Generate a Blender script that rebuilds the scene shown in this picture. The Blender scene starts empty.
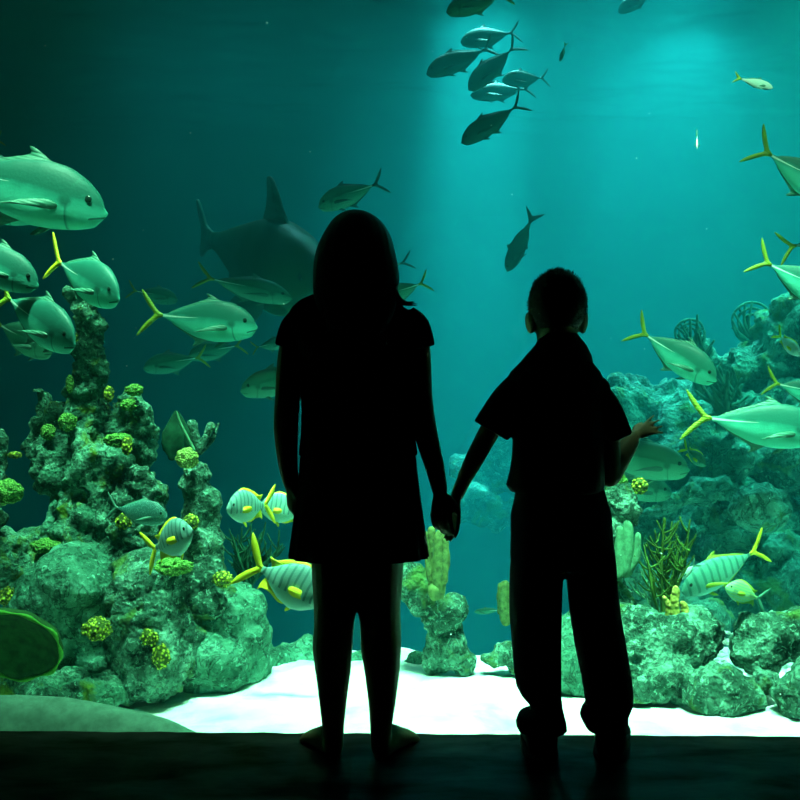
import bpy, bmesh, math, random
import numpy as np
from mathutils import Vector, Matrix, noise
from mathutils.geometry import tessellate_polygon

R = math.radians
C = bpy.context.scene.collection
scn = bpy.context.scene
CAMZ = 0.95
F = 1000.0


def P(px, py, d):
    """a point of the place at distance d in front of the camera"""
    return Vector(((px - 400) / F * d, d, CAMZ - (py - 400) / F * d))


WSC_NEAR = .012
WSC_FAR = .06
WAB = .12
EXPO = 0.
GREEN = (.5, 1., .58)
CYAN = (.25, 1., .97)


def LIGHTS():
    # row of greenish lamps over the front of the tank, behind the window head
    for x, p in ((-2.7, 9), (-1.9, 12), (-.9, 20), (0., 34), (.9, 34), (1.9, 30)):  # leftmost one is unseen fill, added to lift the shaded fish
        area('front_lamp_and_fill', (x, 3.06, 4.1), (x, 3.95, 0), p, GREEN, 1., .2, 36)
    area('unseen_reef_lamp', (-1.3, 4.15, 4.15), (-1.35, 4.55, 0), 9, GREEN, .9, .3, 40)  # added fill, out of view, brightens the spire where fish shade it
    # daylight coming down at the back right
    spot('skylight_lamp', (2.2, 10.6, 10.), (1.9, 8.8, 0), 15000, CYAN, 46, 1., .3)
    spot('skylight_lamp', (-1.2, 10.6, 10.), (-.8, 8.8, 0), 2500, CYAN, 44, 1., .3)
    for lx, ly, ax_, ay_, p, an in ((2.55, 9.4, 1.75, 8.3, 14000, 9), (2.6, 9.4, 2.6, 8.3, 9000, 6.5), (.95, 9.4, .5, 8.1, 75000, 9.5), (1.6, 9.4, 1.2, 8.1, 7000, 5), (-2.3, 9.4, -2.1, 8.2, 1300, 8), (-.3, 9.4, -.4, 8.2, 3500, 9),
                                    (2.5, 9.2, 1.3, 8.2, 9000, 2.6), (2.5, 9.2, 2.05, 8.2, 9000, 2.2), (1., 9.2, .75, 8.2, 10000, 2.6), (1., 9.2, .2, 8.2, 7000, 2.2), (2.7, 9.2, 3., 8.2, 6000, 2.2)):
        spot('shaft_lamp', (lx, ly, 10.), (ax_, ay_, 0), p, CYAN, an, 1., .15)
    spot('surface_lamp', (2.7, 9.3, 4.9), (2.5, 8.9, 0), 800, CYAN, 90, 1., .1)
    # reef light at the right
    area('unseen_reef_lamp', (3., 6., 4.1), (2.6, 6., 0), 70, (.15, 1., .7), 1.5, 1., 70)


# ------------------------------------------------------------------ materials
def mat(name, col=(.5, .5, .5), rough=.7, spec=.3, metal=0.):
    m = bpy.data.materials.new(name)
    m.use_nodes = True
    b = m.node_tree.nodes['Principled BSDF']
    b.inputs['Base Color'].default_value = (*col, 1)
    b.inputs['Roughness'].default_value = rough
    b.inputs['Specular IOR Level'].default_value = spec
    b.inputs['Metallic'].default_value = metal
    return m, m.node_tree.nodes, m.node_tree.links, b


def ramp(nt, stops, interp='LINEAR'):
    r = nt.new('ShaderNodeValToRGB')
    r.color_ramp.interpolation = interp
    e = r.color_ramp.elements
    while len(e) < len(stops):
        e.new(.5)
    for i, (p, c) in enumerate(stops):
        e[i].position = p
        e[i].color = (*c, 1) if len(c) == 3 else c
    return r


def texco(nt, lk, kind='Object', scale=(1, 1, 1)):
    t = nt.new('ShaderNodeTexCoord')
    mp = nt.new('ShaderNodeMapping')
    mp.inputs['Scale'].default_value = scale
    lk.new(t.outputs[kind], mp.inputs['Vector'])
    return mp.outputs['Vector']


def tex_noise(nt, lk, v, scale, detail=5, rough=.6, dist=0.):
    n = nt.new('ShaderNodeTexNoise')
    n.inputs['Scale'].default_value = scale
    n.inputs['Detail'].default_value = detail
    n.inputs['Roughness'].default_value = rough
    n.inputs['Distortion'].default_value = dist
    lk.new(v, n.inputs['Vector'])
    return n


def tex_vor(nt, lk, v, scale, feature='F1'):
    n = nt.new('ShaderNodeTexVoronoi')
    n.feature = feature
    n.inputs['Scale'].default_value = scale
    lk.new(v, n.inputs['Vector'])
    return n


def mix(nt, lk, fac, a, b, mode='MIX'):
    n = nt.new('ShaderNodeMix')
    n.data_type = 'RGBA'
    n.blend_type = mode
    if hasattr(fac, 'node'):
        lk.new(fac, n.inputs[0])
    else:
        n.inputs[0].default_value = fac
    for s, x in ((6, a), (7, b)):
        if hasattr(x, 'node'):
            lk.new(x, n.inputs[s])
        else:
            n.inputs[s].default_value = (*x, 1)
    return n.outputs[2]


def math_n(nt, lk, op, a, b=None, c=None):
    n = nt.new('ShaderNodeMath')
    n.operation = op
    for i, x in enumerate((a, b, c)):
        if x is None:
            continue
        if hasattr(x, 'node'):
            lk.new(x, n.inputs[i])
        else:
            n.inputs[i].default_value = x
    return n.outputs[0]


def bump(nt, lk, h, b, strength=.5, dist=.02):
    n = nt.new('ShaderNodeBump')
    n.inputs['Strength'].default_value = strength
    n.inputs['Distance'].default_value = dist
    lk.new(h, n.inputs['Height'])
    lk.new(n.outputs[0], b.inputs['Normal'])


def rock_mat(name, dark, mid, light, patch=None, sc=1., bstr=.9, crust=.62):
    m, nt, lk, b = mat(name, mid, .85, .15)
    v = texco(nt, lk, 'Object')
    n1 = tex_noise(nt, lk, v, 7 * sc, 8, .65, .4)
    r1 = ramp(nt, [(.32, dark), (.5, mid), (.72, light)])
    lk.new(n1.outputs[0], r1.inputs[0])
    n2 = tex_noise(nt, lk, v, 34 * sc, 6, .7, .6)
    r2 = ramp(nt, [(crust - .04, (0, 0, 0)), (crust + .06, (1, 1, 1))])
    lk.new(n2.outputs[0], r2.inputs[0])
    col = mix(nt, lk, r2.outputs[0], r1.outputs[0], light)
    v3 = tex_vor(nt, lk, v, 60 * sc)
    r3 = ramp(nt, [(.05, tuple(c * .4 for c in dark)), (.28, (1, 1, 1))])
    lk.new(v3.outputs['Distance'], r3.inputs[0])
    col = mix(nt, lk, .6, col, r3.outputs[0], 'MULTIPLY')
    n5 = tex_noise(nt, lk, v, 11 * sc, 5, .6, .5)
    r5 = ramp(nt, [(.47, (1, 1, 1)), (.495, (.25, .25, .25)), (.505, (.25, .25, .25)), (.53, (1, 1, 1))])  # dark crack lines: crevice shade put into the rock colour
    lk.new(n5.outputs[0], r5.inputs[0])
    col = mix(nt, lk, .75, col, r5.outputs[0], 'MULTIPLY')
    if patch:
        n4 = tex_noise(nt, lk, v, 5 * sc, 4, .6, .8)
        r4 = ramp(nt, [(.56, (0, 0, 0)), (.66, (1, 1, 1))])
        lk.new(n4.outputs[0], r4.inputs[0])
        col = mix(nt, lk, r4.outputs[0], col, patch)
    lk.new(col, b.inputs['Base Color'])
    h = math_n(nt, lk, 'ADD', n2.outputs[0], n1.outputs[0])
    h = math_n(nt, lk, 'ADD', h, math_n(nt, lk, 'MULTIPLY', v3.outputs['Distance'], .6))
    bump(nt, lk, h, b, bstr, .025)
    return m


def coral_mat(name, base, tip, scale=90, rough=.7):
    m, nt, lk, b = mat(name, base, rough, .2)
    v = texco(nt, lk)
    vo = tex_vor(nt, lk, v, scale)
    r = ramp(nt, [(.1, tip), (.55, base)])
    lk.new(vo.outputs['Distance'], r.inputs[0])
    lk.new(r.outputs[0], b.inputs['Base Color'])
    bump(nt, lk, math_n(nt, lk, 'MULTIPLY', vo.outputs['Distance'], -1.), b, .8, .01)
    return m


def plain_mat(name, col, rough=.6, spec=.2, sc=60, var=.35, bs=.2):
    m, nt, lk, b = mat(name, col, rough, spec)
    v = texco(nt, lk)
    n = tex_noise(nt, lk, v, sc, 4, .6)
    r = ramp(nt, [(.3, tuple(c * (1 - var) for c in col)), (.7, tuple(min(1, c * (1 + var)) for c in col))])
    lk.new(n.outputs[0], r.inputs[0])
    lk.new(r.outputs[0], b.inputs['Base Color'])
    bump(nt, lk, n.outputs[0], b, bs, .004)
    return m


def fish_mat(name, back, side, belly, kind='jack', line=None):
    m, nt, lk, b = mat(name, side, .5, .25)
    t = nt.new('ShaderNodeTexCoord')
    s = nt.new('ShaderNodeSeparateXYZ')
    lk.new(t.outputs['Object'], s.inputs[0])
    X, Z = s.outputs[0], s.outputs[2]
    n = tex_noise(nt, lk, t.outputs['Object'], 9, 3, .5)
    zz = math_n(nt, lk, 'ADD', Z, math_n(nt, lk, 'MULTIPLY', math_n(nt, lk, 'SUBTRACT', n.outputs[0], .5), .05))
    f = math_n(nt, lk, 'MULTIPLY_ADD', zz, 2.2, .5)
    dk = tuple(c * .55 for c in side)
    if kind == 'jack':
        r = ramp(nt, [(.18, belly), (.42, tuple((p + q) / 2 for p, q in zip(side, belly))), (.53, side), (.58, dk), (.68, back), (.95, tuple(c * .85 for c in back))])
    else:
        r = ramp(nt, [(.1, belly), (.5, side), (.95, back)])
    lk.new(f, r.inputs[0])
    col = r.outputs[0]
    if kind == 'jack':
        # pale row of scutes on the rear half of the flank
        a = math_n(nt, lk, 'ABSOLUTE', math_n(nt, lk, 'ADD', Z, math_n(nt, lk, 'MULTIPLY', math_n(nt, lk, 'MULTIPLY', X, X), -.09)))
        a = math_n(nt, lk, 'LESS_THAN', a, math_n(nt, lk, 'MULTIPLY_ADD', X, -.026, .0115))
        a = math_n(nt, lk, 'MULTIPLY', a, math_n(nt, lk, 'LESS_THAN', X, .42))
        col = mix(nt, lk, a, col, (.75, .95, .85))
        dx = math_n(nt, lk, 'SUBTRACT', X, .76)
        dz = math_n(nt, lk, 'SUBTRACT', Z, .0)
        d = math_n(nt, lk, 'SQRT', math_n(nt, lk, 'ADD', math_n(nt, lk, 'MULTIPLY', dx, dx), math_n(nt, lk, 'MULTIPLY', dz, dz)))
        rs = ramp(nt, [(.02, (1, 1, 1)), (.05, (0, 0, 0))])
        lk.new(d, rs.inputs[0])
        col = mix(nt, lk, rs.outputs[0], col, dk)
        dx = math_n(nt, lk, 'SUBTRACT', X, 1.02)
        dz = math_n(nt, lk, 'MULTIPLY_ADD', Z, .8, .0)
        d = math_n(nt, lk, 'SQRT', math_n(nt, lk, 'ADD', math_n(nt, lk, 'MULTIPLY', dx, dx), math_n(nt, lk, 'MULTIPLY', dz, dz)))
        rs = ramp(nt, [(.235, (0, 0, 0)), (.25, (.7, .7, .7)), (.258, (0, 0, 0))])
        lk.new(d, rs.inputs[0])
        col = mix(nt, lk, rs.outputs[0], col, dk)
        mo = math_n(nt, lk, 'ABSOLUTE', math_n(nt, lk, 'ADD', math_n(nt, lk, 'MULTIPLY_ADD', X, -.45, .475), Z))
        mo = math_n(nt, lk, 'MULTIPLY', math_n(nt, lk, 'LESS_THAN', mo, .006), math_n(nt, lk, 'GREATER_THAN', X, .91))
        col = mix(nt, lk, mo, col, dk)
    if kind == 'bars':
        w = nt.new('ShaderNodeTexWave')
        w.wave_type = 'BANDS'; w.bands_direction = 'X'
        w.inputs['Scale'].default_value = 3.3
        w.inputs['Distortion'].default_value = 1.4
        w.inputs['Detail'].default_value = 1
        w.inputs['Detail Scale'].default_value = 1.5
        lk.new(t.outputs['Object'], w.inputs['Vector'])
        rr = ramp(nt, [(.62, (0, 0, 0)), (.9, (1, 1, 1))])
        lk.new(w.outputs[0], rr.inputs[0])
        up = math_n(nt, lk, 'MULTIPLY', rr.outputs[0], math_n(nt, lk, 'GREATER_THAN', zz, -.09))
        col = mix(nt, lk, math_n(nt, lk, 'MULTIPLY', up, .75), col, line or dk)
    if kind == 'lines':
        w = nt.new('ShaderNodeTexWave')
        w.bands_direction = 'Z'
        w.inputs['Scale'].default_value = 4
        w.inputs['Distortion'].default_value = 1
        lk.new(t.outputs['Object'], w.inputs['Vector'])
        col = mix(nt, lk, math_n(nt, lk, 'MULTIPLY', w.outputs[0], .7), col, line or dk)
    vo = tex_vor(nt, lk, t.outputs['Object'], 55)
    if kind == 'spots':
        rr = ramp(nt, [(.2, (1, 1, 1)), (.4, (0, 0, 0))])
        lk.new(vo.outputs['Distance'], rr.inputs[0])
        col = mix(nt, lk, math_n(nt, lk, 'MULTIPLY', rr.outputs[0], .8), col, line or (.5, .6, .6))
    lk.new(col, b.inputs['Base Color'])
    bump(nt, lk, vo.outputs['Distance'], b, .12, .004)
    return m


def fin_mat(name, col, root=None):
    m, nt, lk, b = mat(name, col, .5, .3)
    t = nt.new('ShaderNodeTexCoord')
    w = nt.new('ShaderNodeTexWave')
    w.bands_direction = 'Z'
    w.inputs['Scale'].default_value = 14
    w.inputs['Distortion'].default_value = 1
    lk.new(t.outputs['Object'], w.inputs['Vector'])
    c = mix(nt, lk, math_n(nt, lk, 'MULTIPLY', w.outputs[0], .3), col, tuple(x * .6 for x in (root or col)))
    lk.new(c, b.inputs['Base Color'])
    bump(nt, lk, w.outputs[0], b, .3, .005)
    return m


M = {}
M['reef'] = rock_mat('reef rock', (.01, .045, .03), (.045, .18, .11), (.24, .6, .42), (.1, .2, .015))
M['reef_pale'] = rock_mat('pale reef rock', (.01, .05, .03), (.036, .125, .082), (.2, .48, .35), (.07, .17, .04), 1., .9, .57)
M['boulder'] = rock_mat('boulder', (.015, .08, .05), (.045, .18, .115), (.16, .46, .33), None, .9, .7, .6)
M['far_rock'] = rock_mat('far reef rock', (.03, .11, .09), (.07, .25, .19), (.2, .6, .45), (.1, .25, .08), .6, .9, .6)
M['mound'] = None
M['mound'] = plain_mat('smooth pale stone', (.1, .22, .16), .7, .15, 25, .3, .1)
M['yellow_coral'] = coral_mat('yellow coral', (.05, .1, .01), (.75, .8, .06), 75)
M['green_coral'] = coral_mat('green coral', (.06, .2, .03), (.25, .5, .1), 120)
M['ball'] = coral_mat('ball coral', (.16, .26, .05), (.34, .44, .12), 130)
M['sponge'] = plain_mat('sponge', (.1, .16, .05), .8, .1, 50, .5, .5)
M['finger'] = plain_mat('finger sponge', (.08, .24, .13), .8, .1, 40, .4, .4)
M['plate'] = plain_mat('plate sponge', (.012, .06, .014), .8, .15, 30, .4, .3)
M['plate_rim'] = plain_mat('plate sponge rim', (.06, .26, .03), .8, .15, 60, .3, .3)
M['fan'] = plain_mat('sea fan', (.008, .06, .03), .8, .1, 30, .5, .2)
M['fan_olive'] = plain_mat('olive sea whip', (.05, .12, .02), .8, .1, 30, .5, .2)
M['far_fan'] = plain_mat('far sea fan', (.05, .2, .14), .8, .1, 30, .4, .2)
M['orange'] = coral_mat('orange sponge', (.3, .3, .05), (.8, .6, .15), 60)
M['rubble'] = plain_mat('white coral rubble', (.75, .85, .8), .8, .1, 60, .2, .4)

M['jack'] = fish_mat('silver jack skin', (.014, .15, .115), (.03, .32, .24), (.13, .82, .62))
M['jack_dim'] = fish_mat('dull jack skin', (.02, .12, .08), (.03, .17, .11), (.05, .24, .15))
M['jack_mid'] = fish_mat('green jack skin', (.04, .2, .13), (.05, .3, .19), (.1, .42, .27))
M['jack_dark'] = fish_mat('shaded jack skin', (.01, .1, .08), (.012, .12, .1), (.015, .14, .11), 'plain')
M['bars'] = fish_mat('barred fish skin', (.2, .45, .4), (.26, .58, .5), (.42, .85, .7), 'bars', (.06, .22, .2))
M['bars_dull'] = fish_mat('barred jack skin', (.1, .36, .28), (.14, .5, .38), (.22, .6, .45), 'bars', (.03, .2, .15))
M['spots'] = fish_mat('spotted fish skin', (.02, .1, .09), (.03, .17, .14), (.1, .42, .35), 'spots', (.2, .5, .42))
M['lines'] = fish_mat('lined fish skin', (.12, .4, .2), (.16, .45, .28), (.25, .6, .45), 'lines', (.4, .6, .15))
M['pale'] = fish_mat('pale fish skin', (.5, .7, .6), (.6, .8, .7), (.7, .9, .8), 'plain')
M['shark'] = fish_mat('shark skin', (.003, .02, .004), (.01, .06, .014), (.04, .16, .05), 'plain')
M['fin_yellow'] = fin_mat('yellow fin', (.9, .85, .03))
M['fin_olive'] = fin_mat('olive fin', (.3, .45, .03))
M['fin_green'] = fin_mat('green fin', (.05, .22, .15))
M['fin_dark'] = fin_mat('dark fin', (.01, .1, .07))
M['eye'] = mat('fish eye', (.01, .04, .03), .15, .6)[0]

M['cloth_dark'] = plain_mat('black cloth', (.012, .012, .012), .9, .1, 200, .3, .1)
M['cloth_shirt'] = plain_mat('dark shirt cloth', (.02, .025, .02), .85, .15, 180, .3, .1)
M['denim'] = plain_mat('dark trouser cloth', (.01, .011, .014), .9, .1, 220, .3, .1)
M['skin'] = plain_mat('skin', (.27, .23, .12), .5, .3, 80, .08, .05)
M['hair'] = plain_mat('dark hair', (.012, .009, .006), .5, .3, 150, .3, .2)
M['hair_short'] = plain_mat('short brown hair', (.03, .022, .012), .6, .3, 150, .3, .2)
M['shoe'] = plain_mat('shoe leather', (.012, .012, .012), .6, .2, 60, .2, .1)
M['sole'] = mat('shoe sole', (.03, .03, .03), .8, .2)[0]
M['iris'] = mat('eye white', (.6, .6, .6), .2, .5)[0]


# ------------------------------------------------------------------ helpers
def obj(name, bm, m, parent=None, smooth=True):
    me = bpy.data.meshes.new(name)
    bm.normal_update()
    bm.to_mesh(me)
    bm.free()
    if smooth:
        me.polygons.foreach_set('use_smooth', [True] * len(me.polygons))
    o = bpy.data.objects.new(name, me)
    C.objects.link(o)
    if m is not None:
        me.materials.append(M[m] if isinstance(m, str) else m)
    if parent is not None:
        o.parent = parent
        if parent.type == 'EMPTY':
            o.location = -parent.location
    return o


def tag(o, label=None, cat=None, group=None, kind=None):
    if label: o['label'] = label
    if cat: o['category'] = cat
    if group: o['group'] = group
    if kind: o['kind'] = kind
    return o


def empty(name, loc):
    o = bpy.data.objects.new(name, None)
    o.empty_display_size = .1
    C.objects.link(o)
    o.location = loc
    return o


def bake(o, mods):
    """apply modifiers so that the object carries a plain mesh"""
    for typ, kw in mods:
        md = o.modifiers.new(typ, typ)
        for k, v in kw.items():
            setattr(md, k, v)
    dg = bpy.context.evaluated_depsgraph_get()
    me = bpy.data.meshes.new_from_object(o.evaluated_get(dg), depsgraph=dg)
    me.name = o.data.name
    mats = [m for m in o.data.materials]
    o.modifiers.clear()
    o.data = me
    if not me.materials:
        for m in mats: me.materials.append(m)
    me.polygons.foreach_set('use_smooth', [True] * len(me.polygons))
    return o


def box(bm, x0, x1, y0, y1, z0, z1):
    vs = [bm.verts.new((x, y, z)) for x in (x0, x1) for y in (y0, y1) for z in (z0, z1)]
    for f in ((0, 1, 3, 2), (4, 6, 7, 5), (0, 4, 5, 1), (2, 3, 7, 6), (0, 2, 6, 4), (1, 5, 7, 3)):
        bm.faces.new([vs[i] for i in f])
    bmesh.ops.recalc_face_normals(bm, faces=bm.faces)


def loft(bm, rings, seg=20, e=1., caps=(True, True), wob=None):
    """rings: (centre, axis a, axis b)"""
    rows = []
    for k, (c, a, b) in enumerate(rings):
        row = []
        for i in range(seg):
            t = 2 * math.pi * i / seg
            ct, st = math.cos(t), math.sin(t)
            if e != 1.:
                ct = math.copysign(abs(ct) ** e, ct); st = math.copysign(abs(st) ** e, st)
            w = 1. if wob is None else wob(k, t)
            row.append(bm.verts.new(c + (a * ct + b * st) * w))
        rows.append(row)
    for r0, r1 in zip(rows, rows[1:]):
        for i in range(seg):
            j = (i + 1) % seg
            bm.faces.new((r0[i], r0[j], r1[j], r1[i]))
    if caps[0]: bm.faces.new(rows[0][::-1])
    if caps[1]: bm.faces.new(rows[-1])
    return rows


def tube(bm, pts, rad, seg=12, flat=1., side=Vector((0, 1, 0)), round_ends=True):
    """a tapering limb through pts; rad across, rad*flat along `side`"""
    pts = [Vector(p) for p in pts]
    n = len(pts)
    rad = list(rad)
    # resample with Catmull-Rom
    out, rr = [], []
    for i in range(n - 1):
        p0 = pts[max(i - 1, 0)]; p1 = pts[i]; p2 = pts[i + 1]; p3 = pts[min(i + 2, n - 1)]
        for s in range(4):
            t = s / 4
            out.append(.5 * ((2 * p1) + (p2 - p0) * t + (2 * p0 - 5 * p1 + 4 * p2 - p3) * t * t + (3 * p1 - p0 - 3 * p2 + p3) * t ** 3))
            rr.append(rad[i] * (1 - t) + rad[i + 1] * t)
    out.append(pts[-1]); rr.append(rad[-1])
    if round_ends:
        d0 = (out[0] - out[1]).normalized(); d1 = (out[-1] - out[-2]).normalized()
        a, b = rr[0], rr[-1]
        out = [out[0] + d0 * a * .95, out[0] + d0 * a * .7] + out + [out[-1] + d1 * b * .7, out[-1] + d1 * b * .95]
        rr = [a * .3, a * .72] + rr + [b * .72, b * .3]
    rings = []
    for i, p in enumerate(out):
        tn = (out[min(i + 1, len(out) - 1)] - out[max(i - 1, 0)]).normalized()
        a = tn.cross(side)
        if a.length < 1e-3: a = tn.cross(Vector((1, 0, 0)))
        a.normalize()
        b = tn.cross(a).normalized()
        rings.append((p, a * rr[i], b * rr[i] * flat))
    loft(bm, rings, seg)


def ball(bm, c, r, sub=3, rot=None):
    if not hasattr(r, '__len__'): r = (r, r, r)
    mt = Matrix.Translation(Vector(c)) @ (rot or Matrix.Identity(4)) @ Matrix.Diagonal((*r, 1))
    bmesh.ops.create_icosphere(bm, subdivisions=sub, radius=1, matrix=mt)


# ------------------------------------------------------------------ rocks
def rock(name, label, blobs, m='reef', vox=.02, amp=.04, fr=6., knob=.03, kf=14., fine=.008, seed=0, parent=None, cat='rock', flat_top=None):
    """blobs in pixels: (px, py, d, half width px, half height px, depth m)"""
    bm = bmesh.new()
    for b in blobs:
        px, py, d, rx, rz = b[:5]
        ry = b[5] if len(b) > 5 else min(rx, rz * 1.2) / F * d
        ball(bm, P(px, py, d), (rx / F * d, ry, rz / F * d), 3)
    o = obj(name, bm, m, parent)
    bake(o, [('REMESH', dict(mode='VOXEL', voxel_size=vox)), ('SMOOTH', dict(iterations=3, factor=.6))])
    me = o.data
    n = len(me.vertices)
    co = np.empty(n * 3); me.vertices.foreach_get('co', co); co = co.reshape(-1, 3)
    nr = np.empty(n * 3); me.vertices.foreach_get('normal', nr); nr = nr.reshape(-1, 3)
    off = Vector((seed * 3.7, seed * 1.3, seed * 2.1))
    disp = np.empty(n)
    for i in range(n):
        p = Vector(co[i]) + off
        a = noise.fractal(p * fr, 1., 2.1, 4, noise_basis='PERLIN_ORIGINAL')
        w = noise.noise_vector(p * kf * .5) * .3
        dv = noise.voronoi(p * kf + w, distance_metric='DISTANCE')[0]
        k = .5 - min(dv[0], 1.)
        g = noise.noise(p * 48) + .8 * noise.noise(p * 26)
        cr = max(0., 1 - abs(noise.noise(p * kf * .8 + w * 2)) / .13)
        disp[i] = amp * a + knob * k + fine * g - fine * 1.8 * cr
    co = co + nr * disp[:, None]
    if seed in (20, 21, 23, 30, 31, 32, 33, 7, 8): co[:, 2] -= .018
    me.vertices.foreach_set('co', co.ravel())
    me.update()
    if label:
        tag(o, label, cat)
    return o


# ------------------------------------------------------------------ fish
def prof(x, pts):
    xs = [p[0] for p in pts]; ys = [p[1] for p in pts]
    y = np.interp(x, xs, ys)
    return y


SPEC = {
    'jack': dict(
        top=[(0, .017), (.06, .018), (.2, .075), (.4, .16), (.58, .205), (.72, .2), (.84, .155), (.93, .095), (1, .0)],
        bot=[(0, .017), (.06, .02), (.2, .095), (.4, .17), (.58, .19), (.72, .175), (.84, .145), (.93, .11), (1, .06)],
        wid=.15,
        tail=[(.03, .014), (-.02, .035), (-.08, .095), (-.15, .17), (-.215, .225), (-.185, .155), (-.13, .08), (-.075, .025), (-.06, 0), (-.075, -.025), (-.13, -.08), (-.185, -.155), (-.215, -.225), (-.15, -.17), (-.08, -.095), (-.02, -.035), (.03, -.014)],
        dorsal=[(.62, .17), (.57, .215), (.49, .25), (.45, .252), (.47, .215), (.4, .178), (.25, .115), (.12, .05), (.1, .02), (.3, .07)],
        anal=[(.52, -.15), (.47, -.205), (.4, -.25), (.37, -.252), (.39, -.2), (.28, -.14), (.15, -.075), (.12, -.02), (.3, -.06)],
        pect=[(.73, -.04), (.68, -.025), (.57, -.055), (.45, -.115), (.43, -.125), (.56, -.095), (.7, -.075)],
        pelv=[(.7, -.16), (.66, -.15), (.58, -.24), (.64, -.22)], eye=(.88, .045, .022)),
    'slim': dict(
        top=[(0, .015), (.2, .05), (.4, .1), (.6, .125), (.8, .11), (.92, .07), (1, .01)],
        bot=[(0, .015), (.2, .05), (.4, .1), (.6, .12), (.8, .1), (.92, .06), (1, .015)],
        wid=.12,
        tail=[(.03, .01), (-.04, .04), (-.14, .1), (-.24, .15), (-.18, .07), (-.12, 0), (-.18, -.07), (-.24, -.15), (-.14, -.1), (-.04, -.04), (.03, -.01)],
        dorsal=[(.6, .1), (.55, .17), (.5, .13), (.3, .1), (.15, .04), (.3, .04)],
        anal=[(.5, -.08), (.45, -.14), (.4, -.11), (.25, -.08), (.15, -.03), (.3, -.04)],
        pect=[(.76, -.02), (.68, .0), (.55, -.08), (.7, -.06)],
        pelv=[(.68, -.09), (.63, -.09), (.55, -.15), (.62, -.13)], eye=(.9, .03, .017)),
    'deep': dict(
        top=[(0, .045), (.07, .055), (.18, .14), (.35, .27), (.55, .34), (.7, .32), (.83, .225), (.93, .11), (1, .01)],
        bot=[(0, .045), (.07, .055), (.18, .14), (.35, .25), (.55, .31), (.7, .27), (.84, .18), (.94, .1), (1, .05)],
        wid=.17,
        tail=[(.04, .03), (-.02, .06), (-.11, .18), (-.21, .3), (-.32, .39), (-.29, .27), (-.215, .145), (-.12, .04), (-.09, 0), (-.12, -.04), (-.215, -.145), (-.29, -.27), (-.32, -.39), (-.21, -.3), (-.11, -.18), (-.02, -.06), (.04, -.03)],
        dorsal=[(.7, .3), (.6, .36), (.42, .34), (.26, .27), (.14, .2), (.04, .21), (.1, .12), (.14, .06), (.3, .18), (.5, .26)],
        anal=[(.5, -.26), (.38, -.3), (.24, -.24), (.1, -.23), (.05, -.27), (.07, -.13), (.13, -.06), (.3, -.15)],
        pect=[(.72, -.05), (.68, .0), (.6, .03), (.5, .02), (.47, -.04), (.55, -.1), (.68, -.09)],
        pelv=[(.68, -.25), (.62, -.26), (.52, -.38), (.5, -.33), (.56, -.26)], eye=(.87, .07, .032)),
    'shark': dict(
        top=[(0, .03), (.1, .045), (.3, .1), (.5, .15), (.65, .165), (.8, .14), (.92, .085), (1, .01)],
        bot=[(0, .03), (.1, .045), (.3, .1), (.5, .14), (.65, .15), (.8, .12), (.9, .07), (1, .01)],
        wid=.28,
        tail=[(.04, .02), (-.05, .045), (-.1, .09), (-.15, .13), (-.13, .07), (-.1, .02), (-.12, -.08), (-.06, -.05), (.04, -.02)],
        dorsal=[(.7, .12), (.64, .2), (.57, .275), (.52, .285), (.52, .23), (.51, .18), (.48, .1)],
        anal=[(.3, -.05), (.24, -.13), (.18, -.14), (.2, -.05)],
        pect=[(.72, -.05), (.6, -.08), (.42, -.26), (.46, -.3), (.6, -.22), (.74, -.11)],
        pelv=[(.38, -.06), (.32, -.14), (.27, -.14), (.3, -.06)], eye=(.9, .03, .012)),
}


def fin_mesh(pts, th=.008, y=0., tilt=0., bend=0.):
    bm = bmesh.new()
    cx = sum(p[0] for p in pts) / len(pts); cz = sum(p[1] for p in pts) / len(pts)
    fr = []
    # Catmull-Rom smoothed outline
    n = len(pts); sm = []
    for i in range(n):
        p0, p1, p2, p3 = (np.array(pts[(i + k) % n]) for k in (-1, 0, 1, 2))
        for t in (0, .33, .66):
            sm.append(.5 * ((2 * p1) + (p2 - p0) * t + (2 * p0 - 5 * p1 + 4 * p2 - p3) * t * t + (3 * p1 - p0 - 3 * p2 + p3) * t ** 3))
    x0 = pts[0][0]
    def yy(x, z): return y + tilt * (x0 - x) + bend * (x0 - x) ** 2
    A = [bm.verts.new((p[0], yy(*p) + th / 2, p[1])) for p in sm]
    B = [bm.verts.new((p[0], yy(*p) - th / 2, p[1])) for p in sm]
    for t in tessellate_polygon([[Vector((p[0], p[1], 0)) for p in sm]]):
        try:
            bm.faces.new([A[k] for k in t]); bm.faces.new([B[k] for k in reversed(t)])
        except ValueError:
            pass
    for i in range(len(sm)):
        j = (i + 1) % len(sm)
        bm.faces.new((A[i], B[i], B[j], A[j]))
    bmesh.ops.recalc_face_normals(bm, faces=bm.faces)
    return bm


FM = {}


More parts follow.
